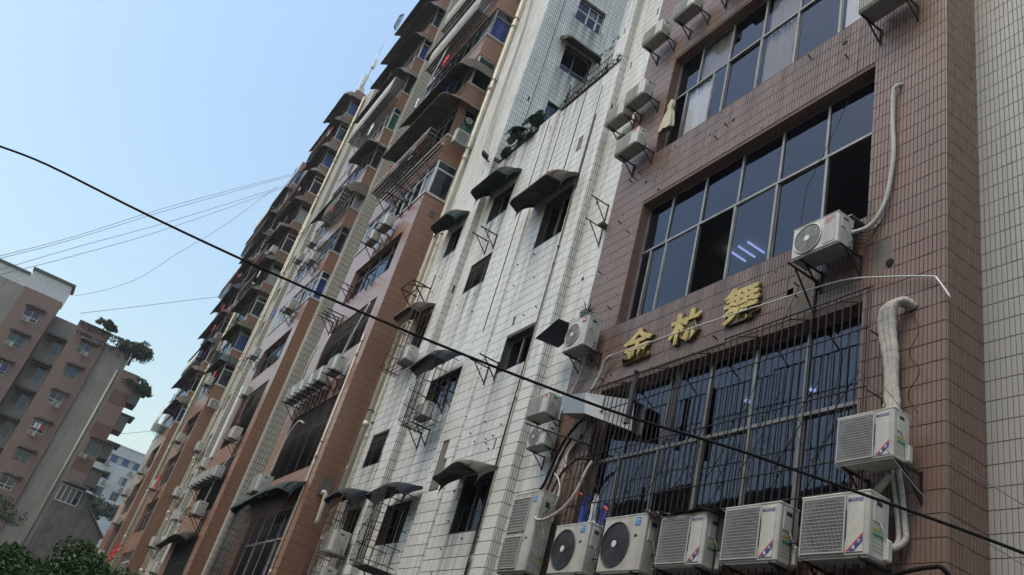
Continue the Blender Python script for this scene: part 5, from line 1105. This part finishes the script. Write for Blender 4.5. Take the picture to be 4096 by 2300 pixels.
# ---------------------------------------------------------------- third and fourth bays: cluttered awnings floor by floor
fl = ['lowest','second','third','fourth','fifth','sixth','seventh','eighth','ninth','topmost']
for k, t in enumerate(TOPS):
    zt = t+2.9; x0 = -81.2+random.uniform(-.4,1.6); pf = random.uniform(.6,1.15)
    wrap_awning(x0,-72.9,8.4,9.55,zt,pf,.6,random.uniform(.5,1.0),random.choice(('awn_dark','awn_grey','awn_teal','awn_dark')),f'{fl[k]} weathered awning wrapping the third orange bay','weathered awnings of the third orange bay', rag_=.12)
    if k in (1,3,4,6,8):
        balcony(x0+random.uniform(.3,2),-73.3-random.uniform(0,3),8.4,t+.1,random.uniform(.6,1.1),random.uniform(1.0,1.9),'iron' if k % 2 else 'rust',f'dark barred balcony cage on the {fl[k]} upper floor of the third bay', slats=True)
    x0 = -103.5+random.uniform(0,3.5); pf = random.uniform(.5,1.0)
    if k < 9: wrap_awning(x0,-91.0,8.4,9.1,t+2.9,pf,.5,random.uniform(.4,.9),random.choice(('awn_dark','awn_grey','awn_blue','awn_teal')),f'{fl[k]} weathered awning of the fourth orange bay','weathered awnings of the fourth orange bay', rag_=.15)
    if k in (0,2,5,7,8): balcony(x0+random.uniform(.3,2),-91.5-random.uniform(0,5),8.4,t+.1,random.uniform(.6,1.1),random.uniform(1.0,1.8),'rust' if k % 2 else 'white_frame',f'barred balcony cage on the {fl[k]} upper floor of the fourth bay')
FARL = ['outdoor unit high on the third bay','outdoor unit by the blue-curtained corner window of the third bay','outdoor unit with white bundle above the third bay\'s dark window','upper of three units by the cream drainpipe','middle of three units by the cream drainpipe','lowest of three units by the cream drainpipe','upper unit on the white recess wall beside the bay','middle unit on the white recess wall beside the bay','lowest unit on the white recess wall beside the bay','upper unit on the fourth bay','lower boxy unit on the fourth bay','small unit near the left end of the block','unit beside the red strips of the third bay','unit high by the fourth bay\'s drainpipe']
for k, (x, z) in enumerate(((-73.8,35.0),(-74.2,21.2),(-75.0,16.0),(-70.8,15.0),(-70.9,11.2),(-70.6,7.2),(-66.0,13.0),(-66.2,9.0),(-66.0,5.2),(-93.0,10.4),(-93.4,7.0),(-99.0,14.0),(-76.5,12.0),(-93.5,15.7))):
    y = 8.18 if (x < -72.9) else (9.4 if x < -68.6 else 9.68)
    again(P1_, (x,y,z), FARL[k], 'distant outdoor units on the far bays', s=1.25)
    again(E2, (x,y+.17,z-.02), 'brackets under the '+FARL[k].replace('outdoor ',''), 'iron brackets on the far bays', s=1.2)
# side units on the third bay and red sign
again(A1, (-72.45,8.55,19.2), 'pale unit with round grille hung on the side of the third bay', wall='x', s=1.1)
rs = thing('red_sign_lettering', 'unreadable red lettering standing on a frame low on the far orange bays', 'sign', (-84,7.9,7))
for k in range(26):       # too worn and foreshortened to read: crossed red strokes
    x, z = -84.2+4.4*((k*7)%26)/26, 6.6+random.uniform(.1,.8); q = k % 3; mb = MB(); L_ = random.uniform(.3,.55)
    d_ = ((L_,0,.02),(.02,0,L_),(L_*.6,0,-L_*.6))[q]; mb.bar((x,7.95,z),(x+d_[0],7.95,z+d_[2]),.13,.10); mb.build('stroke', M['red'], rs)
mb = MB(); mb.box((-84.5,8.05,6.5),(-79.4,8.12,6.56)); mb.box((-84.5,8.05,7.6),(-79.4,8.12,7.66)); mb.build('frame', M['rust'], rs)
for k in range(3): rag('pink_flag', -75.4+.35*k, 7.9, 12.0, 13.2, .14, 'cloth_red', ['left','middle','right'][k]+' one of three small red strips hanging on the third bay') ['group'] = 'red strips hanging on the third bay'
# roof aerial
an = thing('roof_antenna', 'mobile phone aerial on a leaning mast at the roof corner of the third bay', 'antenna', (-73.2,8.9,56.9))
m0 = Vector((-73.2,8.9,56.7)); mb = MB(); mb.tube([m0,m0+Vector((0,0,6.3))], [.10,.07], 6); mb.tube([m0+Vector((0,0,6.2)),m0+Vector((0,0,9.0))], .03, 5); mb.build('mast', M['white_frame'], an)
mb = MB(); mb.bevbox((-74.5,8.6,57.6),(-74.1,8.9,60.4),.05); mb.build('panel_antenna', M['white'], an)
mb = MB(); mb.bevbox((-72.9,8.7,60.4),(-72.5,9.1,61.6),.05); mb.build('panel_antenna', M['white'], an)
mb = MB(); mb.bar((-74.1,8.75,58.2),(-73.2,8.9,58.4),.06); mb.bar((-73.2,8.9,61.0),(-72.7,8.9,61.0),.06); mb.build('arm', M['alu'], an)
mb = MB(); mb.box((-73.5,8.6,56.8),(-72.9,9.2,57.5)); mb.build('equipment_box', M['ac'], an)
mb = MB(); mb.tube([(-73.2,8.9,59.5),(-71.0,9.6,56.9)], .03, 4); mb.build('guy_wire', M['alu'], an)
an2 = thing('roof_antenna', 'tiny thin aerial standing on the roof of the fourth bay', 'antenna', (-97,8.6,57)); mb = MB(); mb.tube([(-99,8.8,56.5),(-99,8.8,60.5)], .05, 4); mb.tube([(-99.8,8.8,59.6),(-98.2,8.8,59.6)], .04, 4); mb.build('mast', M['iron'], an2)

# household clutter on the balconies and sills, floor by floor
def shirt(x, y, z, m, label, w=.55, h=.8, group='laundry and sheets on the bays'):
    mb = MB(); n = 6; vs = []
    for j in range(5):
        for i in range(n+1): vs.append((x+w*(i/n-.5)*(1 if j else .8), y+.05*math.sin(i*2.1+j), z-h*j/4))
    mb.add(vs, [(j*(n+1)+i,j*(n+1)+i+1,(j+1)*(n+1)+i+1,(j+1)*(n+1)+i) for j in range(4) for i in range(n)], 0, True)
    return solo(mb, 'hanging_laundry', M[m], label, 'laundry', group)
CN = {'cloth_white':'white','cloth_blue':'blue','cloth_red':'red','cloth_pink':'pink','cloth_dark':'dark','cloth_green':'green'}
for bn, xa, xb, tp in (('nearest',-38.5,-33,TOPS[:4]),('second',-55,-49,TOPS[:8]),('third',-80,-74,TOPS[:9]),('fourth',-101,-93,TOPS[:8])):
    for k, t in enumerate(tp):
        if random.random() < .3: continue
        cs = random.sample(list(CN), random.choice((1,2)))
        x = random.uniform(xa, xb)
        for q, c in enumerate(cs): shirt(x+.7*q, 7.9+random.uniform(-.1,.2), t+random.uniform(1.1,1.7), c, f'{CN[c]} laundry hanging on the {fl[k]} upper floor of the {bn} orange bay', h=random.uniform(.6,1.0))
for bn, xa, xb, ks in (('nearest',-39,-33,(1,)),('second',-55,-50,(2,5)),('third',-80,-74,(0,2,5,7)),('fourth',-102,-93,(1,3,6))):
    for k in ks:
        x = random.uniform(xa, xb); z = TOPS[k]+.1
        o_ = leaves(160, lambda: (x+random.gauss(0,.45), 8.15+random.gauss(0,.12), z+abs(random.gauss(0,.28))), .2, M['leaf2'], None, 'balcony_plant', (x,8.2,z)); meta(o_, f'green pot plants crowding the {fl[k]} upper sill of the {bn} orange bay', 'plant')
for k, (x, z0, z1) in enumerate(((-20.6,17.4,21.7),(-22.95,12,21.7),(-21.9,17.4,21.7))):  # black cables added in place of dark stains below the roof edge
    pipe('drip_line', [(x,9.74 if x < -22.3 else 9.81,z0),(x+.02,9.74 if x < -22.3 else 9.81,z1)], .018, 'blackrub', ['short black cable in place of a roof stain, beside the pier','long black cable in place of a stain down the middle seam of the white wall','short black cable in place of a stain, left of the deep hooded window'][k], 'cable', 4)
# ================================================================ end of the street: pebble-dashed block, far white block
XL = -110.8
lb = thing('pebbledash_apartment_block', 'grimy pinkish apartment block closing the street at the left, with hooded windows', 'building', (XL,-4,G0))
FL = Face('x', XL); FLr = Face('x', XL-2.2); FLg = Face('x', XL-.35); FLs = Face('x', XL-.6)
def hood(F, a0, a1, z, proj, label, m='concrete_dark', group='hoods over the windows of the end block'):
    t = thing('window_hood', label, 'window hood', F.pt((a0+a1)/2, 0, z), group); n = 14; mb = MB(); vs = []
    for i in range(n+1):
        a = a0+(a1-a0)*i/n; e = min(i, n-i)/2.5; p = proj*(.6+.4*min(1, math.sqrt(min(1, e))))
        vs += [F.pt(a,0,z), F.pt(a,-p,z-.04), F.pt(a,-p,z-.28), F.pt(a,0,z-.16)]
    mb.add(vs, [(4*i+j,4*i+(j+1)%4,4*i+4+(j+1)%4,4*i+4+j) for i in range(n) for j in range(4)]+[(0,1,2,3),(4*n+3,4*n+2,4*n+1,4*n)]); mb.build('slab', M[m], t); return t
colA = [(-11.05,-9.25,z,z+1.6) for z in (30.45,27.0,23.4,19.9,16.4,12.9)]
colC = [(-3.95,-2.35,z,z+1.45) for z in (29.45,26.1,22.6,18.85,15.2,12.0,8.6)]
colR = [(-7.6,-5.6,z,z+2.1) for z in (28.2,24.6,21.0,17.4,13.8,10.2,6.6)]
wall(FLs, -18.0, -12.4, G0, 34.3, [(-16.2,-14.6,z,z+1.5) for z in (27,23.5,20)], 'wall', M['render'], lb, .3, .6)
wall(FL, -12.4, -8.0, G0, 34.2, colA, 'wall', M['pebble'], lb, .3, 2.4)
wall(FLr, -8.0, -5.2, G0, 33.0, colR, 'recess_wall', M['render'], lb, .3, .6)
wall(FL, -5.2, -1.3, G0, 33.2, colC, 'wall', M['pebble'], lb, .3, 2.4)
wall(FLg, -1.3, 2.0, G0, 31.8, [], 'wall', M['render'], lb, .3, .6)
wall(FL, 2.0, 4.15, G0, 29.6, [(2.5,4.0,z,z+1.7) for z in (18.6,)], 'wall', M['pebble'], lb, .3, .6)
for z in (25.3,20.9,16.6): mb = MB(); mb.fbox(FL,2.05,4.1,-.03,.02,z,z+1.7); mb.build('brick_panel', M['brick'], lb)
mb = MB(); mb.fbox(FL,-12.5,-7.9,-.02,3,34.2,36.55); mb.build('roof_parapet', M['white_frame'], lb)
mb = MB(); mb.fbox(FLs,-18,-12.45,-.02,3,34.3,35.9); mb.build('roof_parapet', M['white_frame'], lb)
mb = MB(); mb.fbox(FL,-12.7,-7.6,-.25,3.2,36.55,36.85); mb.fbox(FLs,-18,-12.7,-.2,3.2,35.9,36.2); mb.build('roof_edge', M['concrete_dark'], lb)
mb = MB(); mb.fbox(FLr,-8,-5.2,.6,6,G0,33); mb.fbox(FLg,-5.2,4.1,.8,6,G0,29.6); mb.build('core_wall', M['render'], lb)
for h in colA+colC:
    k = random.random(); window(FL,h[0],h[1],h[2],h[3],[(h[0]+h[1])/2],h[2]+.5,lb,fm='alu' if k < .5 else 'white_frame',gm='glass2',d=.12,fw=.07,curtains={(1,0):'cloth_green'} if k < .3 else ({(1,1):'cloth_blue'} if k < .5 else None)); room(FL,h,lb,d0=.3)
for h in colR: window(FLr,h[0],h[1],h[2],h[3],[(h[0]+h[1])/2],None,lb,gm='glass2',d=.15,fw=.07,open_=(0,)); room(FLr,h,lb,d0=.3)
window(FL,2.5,4.0,18.6,20.3,[3.0,3.5],None,lb,gm='glass2',d=.1,fw=.06); room(FL,(2.5,4.0,18.6,20.3),lb,d0=.3)
window(FLs,-16.2,-14.6,27,28.5,[-15.4],None,lb,gm='glass2')
rn = ['top','second','third','fourth','fifth','sixth','seventh']
for i, h in enumerate(colA): hood(FL,h[0]-.25,h[1]+.35,h[3]+.35,.75,f'{rn[i]} window hood in the left column of the end block')
for i, h in enumerate(colC): hood(FL,h[0]-.2,h[1]+.4,h[3]+.35,.7,f'{rn[i]} window hood in the right column of the end block')
for i, h in enumerate(colR): hood(FLr,h[0]-.2,h[1]+.3,h[3]+.3,1.3,f'{rn[i]} dark hood in the shaded recess of the end block')
hood(FL,2.3,4.9,20.9,.8,'hood over the three-light window near the right edge of the end block')
mb = MB(); mb.tube([FLg.pt(1.4,-.12,5),FLg.pt(1.4,-.12,29.3)], .13, 7); solo(mb, 'drainpipe', M['pvc'], 'pale drainpipe slanting through the picture down the smooth grey part of the end block', 'drainpipe')
for i, (a, z) in enumerate(((-3.3,29.0),(-3.2,22.1),(-3.9,18.2),(2.2,17.9),(-10.8,30.0),(-10.9,26.6))):
    again(P1_, (XL+.5,a,z), ['small unit under the top right window of the end block','small unit under the third right window of the end block','unit with laundry above, end block right column','round-grille unit at the right edge of the end block','small box unit under the top left window of the end block','small box unit under the second left window of the end block'][i], 'small units on the end block', wall='x', s=.9)
# dark ragged balconies on the right edge of the block
for k, z in enumerate((28.2,24.6,21.0,17.5,14.6)):
    t = thing('ragged_balcony', f'{rn[k]} dark ragged enclosed balcony sticking out at the right edge of the end block', 'balcony', (XL,4.8,z-1.5)); mb = MB(); vs = []
    d = random.uniform(.7,1.3); mb.box((XL-3,4.16,z-2.2),(XL+.2,4.5+d*.8,z-.2)); mb.build('box', M['concrete_dark'], t)
    mb = MB(); mb.box((XL-3.4,4.15,z-.15),(XL+.45,4.9+d,z)); mb.build('hood', M['awn_grey'], t)
for i,(a,z,c) in enumerate(((-10.7,23.5,'cloth_pink'),(-10.2,23.5,'cloth_pink'),(-9.8,23.6,'cloth_blue'),(-3.7,18.95,'cloth_white'),(-3.3,18.95,'cloth_white'),(-2.9,18.9,'cloth_red'))):
    mb = MB(); mb.box((XL+.3,a,z+.3),(XL+.34,a+.28,z+.95)); s = solo(mb, 'hanging_laundry', M[c], ['pink garment on the left end-block window','second pink garment on the left end-block window','blue garment on the left end-block window','white garment on the right end-block window','second white garment on the right end-block window','red garment on the right end-block window'][i], 'laundry')
# low sloping-roofed annex
ax = thing('low_annex', 'low dark lean-to with a sloping roof in front of the far white block', 'building', (XL,6,G0))
mb = MB(); mb.add([(XL+.5,2.0,G0),(XL+.5,8.6,G0),(XL+.5,8.6,10.6),(XL+.5,6.0,12.9),(XL+.5,4.2,15.3),(XL+.5,2.0,15.3),(XL-6,2.0,G0),(XL-6,8.6,G0),(XL-6,8.6,10.6),(XL-6,6.0,12.9),(XL-6,4.2,15.3),(XL-6,2.0,15.3)],
   [(0,1,2,3,4,5),(11,10,9,8,7,6),(1,7,8,2),(0,6,7,1),(5,11,6,0)]); mb.build('wall', M['concrete'], ax)
mb = MB(); mb.add([(XL+.9,4.0,15.6),(XL+.9,6.0,13.15),(XL+.9,8.9,10.6),(XL-6.4,4.0,15.6),(XL-6.4,6.0,13.15),(XL-6.4,8.9,10.6),(XL+.9,4.0,15.4),(XL+.9,6.0,12.95),(XL+.9,8.9,10.4)],[(0,1,4,3),(1,2,5,4),(6,7,1,0),(7,8,2,1)]); mb.build('roof', M['awn_grey'], ax)
FAx = Face('x', XL+.5); window(FAx, 1.6+.5,4.6,12.7,14.6,[2.7,3.3,3.9],None,ax,fm='white_frame',gm='glass2',d=-.06,fw=.07)
hood(FAx,2.0,5.0,15.1,.8,'wide hood over the four-light window of the low lean-to')
# far white office block
XF = -196.0
fb = thing('far_white_block', 'pale tiled office block with a ribbon of blue windows, far behind the lean-to', 'building', (XF,10,G0)); FF = Face('x', XF)
fw_ = [(8.6,16.0,33.3,34.95),(5.2,7.2,33.3,34.9),(9.8,11.3,29.55,31.25),(13.4,14.9,29.5,31.2),(9.6,11.4,26.1,27.9),(13.2,14.8,26.1,27.9),(9.9,11.3,22.6,24.4),(13.4,14.8,22.8,24.6),(10,11.4,19,20.8)]
wall(FF, -2.0, 24, G0, 37.0, fw_, 'wall', M['farwall'], fb, .3, 8)
for i, h in enumerate(fw_):
    n = 6 if i == 0 else 2; window(FF,h[0],h[1],h[2],h[3],[h[0]+(h[1]-h[0])*(k+1)/n for k in range(n-1)],None,fb,fm='alu_dark',gm='glass',d=.12,fw=.1,curtains={(0,k):'cloth_blue' if k % 2 else 'cloth_white' for k in range(n)} if i in (0,2,3) else None); room(FF,h,fb,d0=.3)
mb = MB(); mb.fbox(FF,-2.1,24.1,-.1,8.2,37.0,37.25); mb.build('roof_edge', M['farwall'], fb)
for i, (a, z) in enumerate(((9.0,32.2),(14.2,31.9),(10.2,28.4),(14.0,28.2))): again(P1_, (XF+.6,a,z), ['left unit under the blue window ribbon of the far block','right unit under the blue window ribbon of the far block','left unit between the windows of the far block','right unit between the windows of the far block'][i], 'units on the far white block', wall='x', s=1.5)
# plain building across the street (its outline shows in the window glass)
ob = thing('opposite_building', 'plain grey building across the street, mirrored in the brown building\'s glass', 'building', (-20,-8,G0))
mb = MB(); mb.box((-48,-22,G0),(18,-7.5,14.3)); mb.build('wall', M['render'], ob)
mb = MB(); mb.box((-17,-20,14.3),(-9,-9,19)); mb.build('stair_tower', M['render'], ob)
for k in range(16):
    for z in (3,7,11): mb = MB(); mb.box((-46+4*k,-7.5,z),(-44+4*k,-7.46,z+1.8)); mb.build('window', M['alu_dark'], ob)

# ================================================================ trees
def tree(name, base, trunk_h, r, n, label, leafsize, clumps, m='leaf', cat='tree', flat=.7, group=None):
    t = thing(name, label, cat, base, group); bx, by, bz = base
    mb = MB(); mb.tube([(bx,by,bz),(bx+.1,by,bz+trunk_h*.5),(bx,by+.1,bz+trunk_h)], [r*.09,r*.07,r*.05], 8); mb.build('trunk', M['bark'], t)
    C = []
    for i in range(clumps):
        a = random.uniform(0,6.28); q = r*math.sqrt(random.random())*.95; zz = bz+trunk_h+random.uniform(-.3,1)*r*flat*(1.05-(q/r)**2*.8); C.append((bx+q*math.cos(a), by+q*math.sin(a), zz, r*random.uniform(.16,.32)))
        if i % 3 == 0: mb = MB(); mb.tube([(bx,by,bz+trunk_h*.8),((bx+C[-1][0])/2,(by+C[-1][1])/2,bz+trunk_h+.1*r),C[-1][:3]], [r*.04,r*.025,r*.01], 5); mb.build('limb', M['bark'], t)
    def gen():
        c = random.choice(C); v = Vector((random.gauss(0,1),random.gauss(0,1),random.gauss(0,1))).normalized()*c[3]*random.random()**.35
        return (c[0]+v.x*1.25, c[1]+v.y*1.25, c[2]+v.z*.75)
    leaves(n, gen, leafsize, M[m], t, 'crown'); return t
tree('street_tree', (-31,.3,-2), 2.15, 2.5, 24000, 'dense dark street tree filling the bottom left corner, nearest the left edge', .2, 60, flat=.72)
tree('street_tree', (-33.5,2.8,-2), 2.85, 2.4, 20000, 'dense dark street tree at the bottom left, touching the foot of the far orange bays', .2, 46, flat=.72)
tree('street_tree', (-37,5.3,-2), 3.0, 1.8, 9000, 'small dark street tree at the bottom, right of the other two crowns', .2, 30, flat=.7)
tree('bare_shrub_tree', (-100,-3.0,-2), 10.5, 3.0, 1500, 'thin leafed grey tree in front of the lower floors of the end block', .28, 16, m='leaf2')
tree('rooftop_tree', (XL-.5,2.2,30.4), 1.8, 2.1, 2600, 'leafy tree growing from the roof corner of the end block', .34, 40, m='leaf2')
tree('rooftop_tree', (XL-.2,4.6,26.8), 1.2, 1.7, 1500, 'leafy branch overhanging the right roof edge of the end block', .34, 30, m='leaf2')
tree('rooftop_shrub', (XL-.5,-2.4,32.9), .8, 1.3, 1300, 'shrub growing on the roof over the right window column of the end block', .3, 12, m='leaf2', cat='shrub')
wd2 = leaves(1500, lambda: (XL+random.uniform(-.8,.4), random.uniform(-5.0,2.6), 33.0-max(0,random.uniform(-1,.9)*.9)-(1.3 if random.random() < .3 else 0)), .3, M['leaf2'], None, 'roof_creeper', (XL,-1,32)); meta(wd2, 'creeper hanging over the roof edge of the end block', 'creeper', kind='stuff')
tree('far_tree', (-150,9.5,-2), 19.5, 3.4, 2200, 'small tree in front of the far white block, behind the lean-to', .5, 20, m='leaf2')

# ================================================================ cables across the sky
A_, B_ = far(0,587,14), far(4096,2228,9)
pts = [onV(x*1.59,y*1.59,A_,B_) for x,y in ((-6,366),(120,415),(380,545),(720,703),(1100,865),(1520,1027),(1850,1130),(2150,1236),(2400,1325),(2590,1397))]
pipe('overhead_cable', smooth([tuple(p) for p in pts]), .0165, 'blackrub', 'thick black overhead cable crossing the whole picture from upper left to lower right', 'cable', 8)
def swire(px, ta, tb, r, label, group=None):
    A, B = far(*px[0], ta), far(*px[-1], tb); pipe('overhead_wire', smooth([tuple(onV(x,y,A,B)) for x,y in px]), r, 'wire_grey', label, 'wire', 4, group)
M['wire_grey'] = mat('grey_overhead_wire', (.10,.10,.11), .6)
for k, L in enumerate(([(-10,1026),(300,945),(700,820),(1165,697)],[(-10,1036),(300,955),(700,832),(1165,703)],[(-10,1082),(300,990),(700,880),(1165,735)],[(-10,1101),(300,1022),(700,905),(1170,738)])):
    swire(L, 70, 108, .022, ['top','second','third','fourth'][k]+' of the four long thin wires crossing the sky to the far bay roofs', 'thin wires crossing the sky')
swire([(300,1183),(420,1160),(560,1110),(700,1020),(900,900),(1110,745)], 95, 108, .02, 'sagging thin wire rising from the end block roof to the far bays')
swire([(320,1253),(560,1225),(720,1205),(890,1185)], 95, 100, .025, 'short thin wire from the end block roof shrubs to the fourth bay')
swire([(430,1738),(520,1732),(610,1724)], 95, 100, .02, 'lowest thin wire between the end block and the far bays')
swire([(1440,640),(1700,500),(1860,440)], 60, 45, .014, 'thin cable strung between the third bay and the nearest awning')
for k in range(3): pipe('coiled_cable', [tuple(Vector((-55.6,7.0,52.2))+Vector((.5*math.cos(a)*(1+.2*k),.1*k,.7*math.sin(a)*(1+.15*k)))) for a in np.linspace(0,6.2,16)], .03, 'blackrub', ['smallest','middle','largest'][k]+' black coil of cable hanging off the topmost awning', 'cable', 4, 'coils of cable at the top awning')
for k, (x, y) in enumerate(((3690,1800),(3690,2040))):
    swire([(x-150,y-250),(x,y-60),(x+150,y+60),(4110,y+230)], 11, 9.5, .005, ['upper','lower'][k]+' hair-thin wire crossing the brown corner and grey wall')
for o_ in bpy.data.objects:      # labels longer than 16 words
    if 'label' in o_.keys() and len(o_['label'].split()) > 16: print('LONG', o_.name, '|', o_['label'])

hz = bpy.data.materials.new('thin_haze'); hz.use_nodes = True; t_ = hz.node_tree; t_.nodes.remove(t_.nodes['Principled BSDF'])
pv = t_.nodes.new('ShaderNodeVolumePrincipled'); pv.inputs['Density'].default_value = .0005; pv.inputs['Color'].default_value = (.86,.92,1,1); pv.inputs['Anisotropy'].default_value = .2
t_.links.new(pv.outputs[0], t_.nodes['Material Output'].inputs['Volume'])
mb = MB(); mb.box((-215,-60,G0-1.5),(40,60,68)); h_ = meta(mb.build('haze', hz), kind='stuff')
SC.cycles.volume_bounces = 0
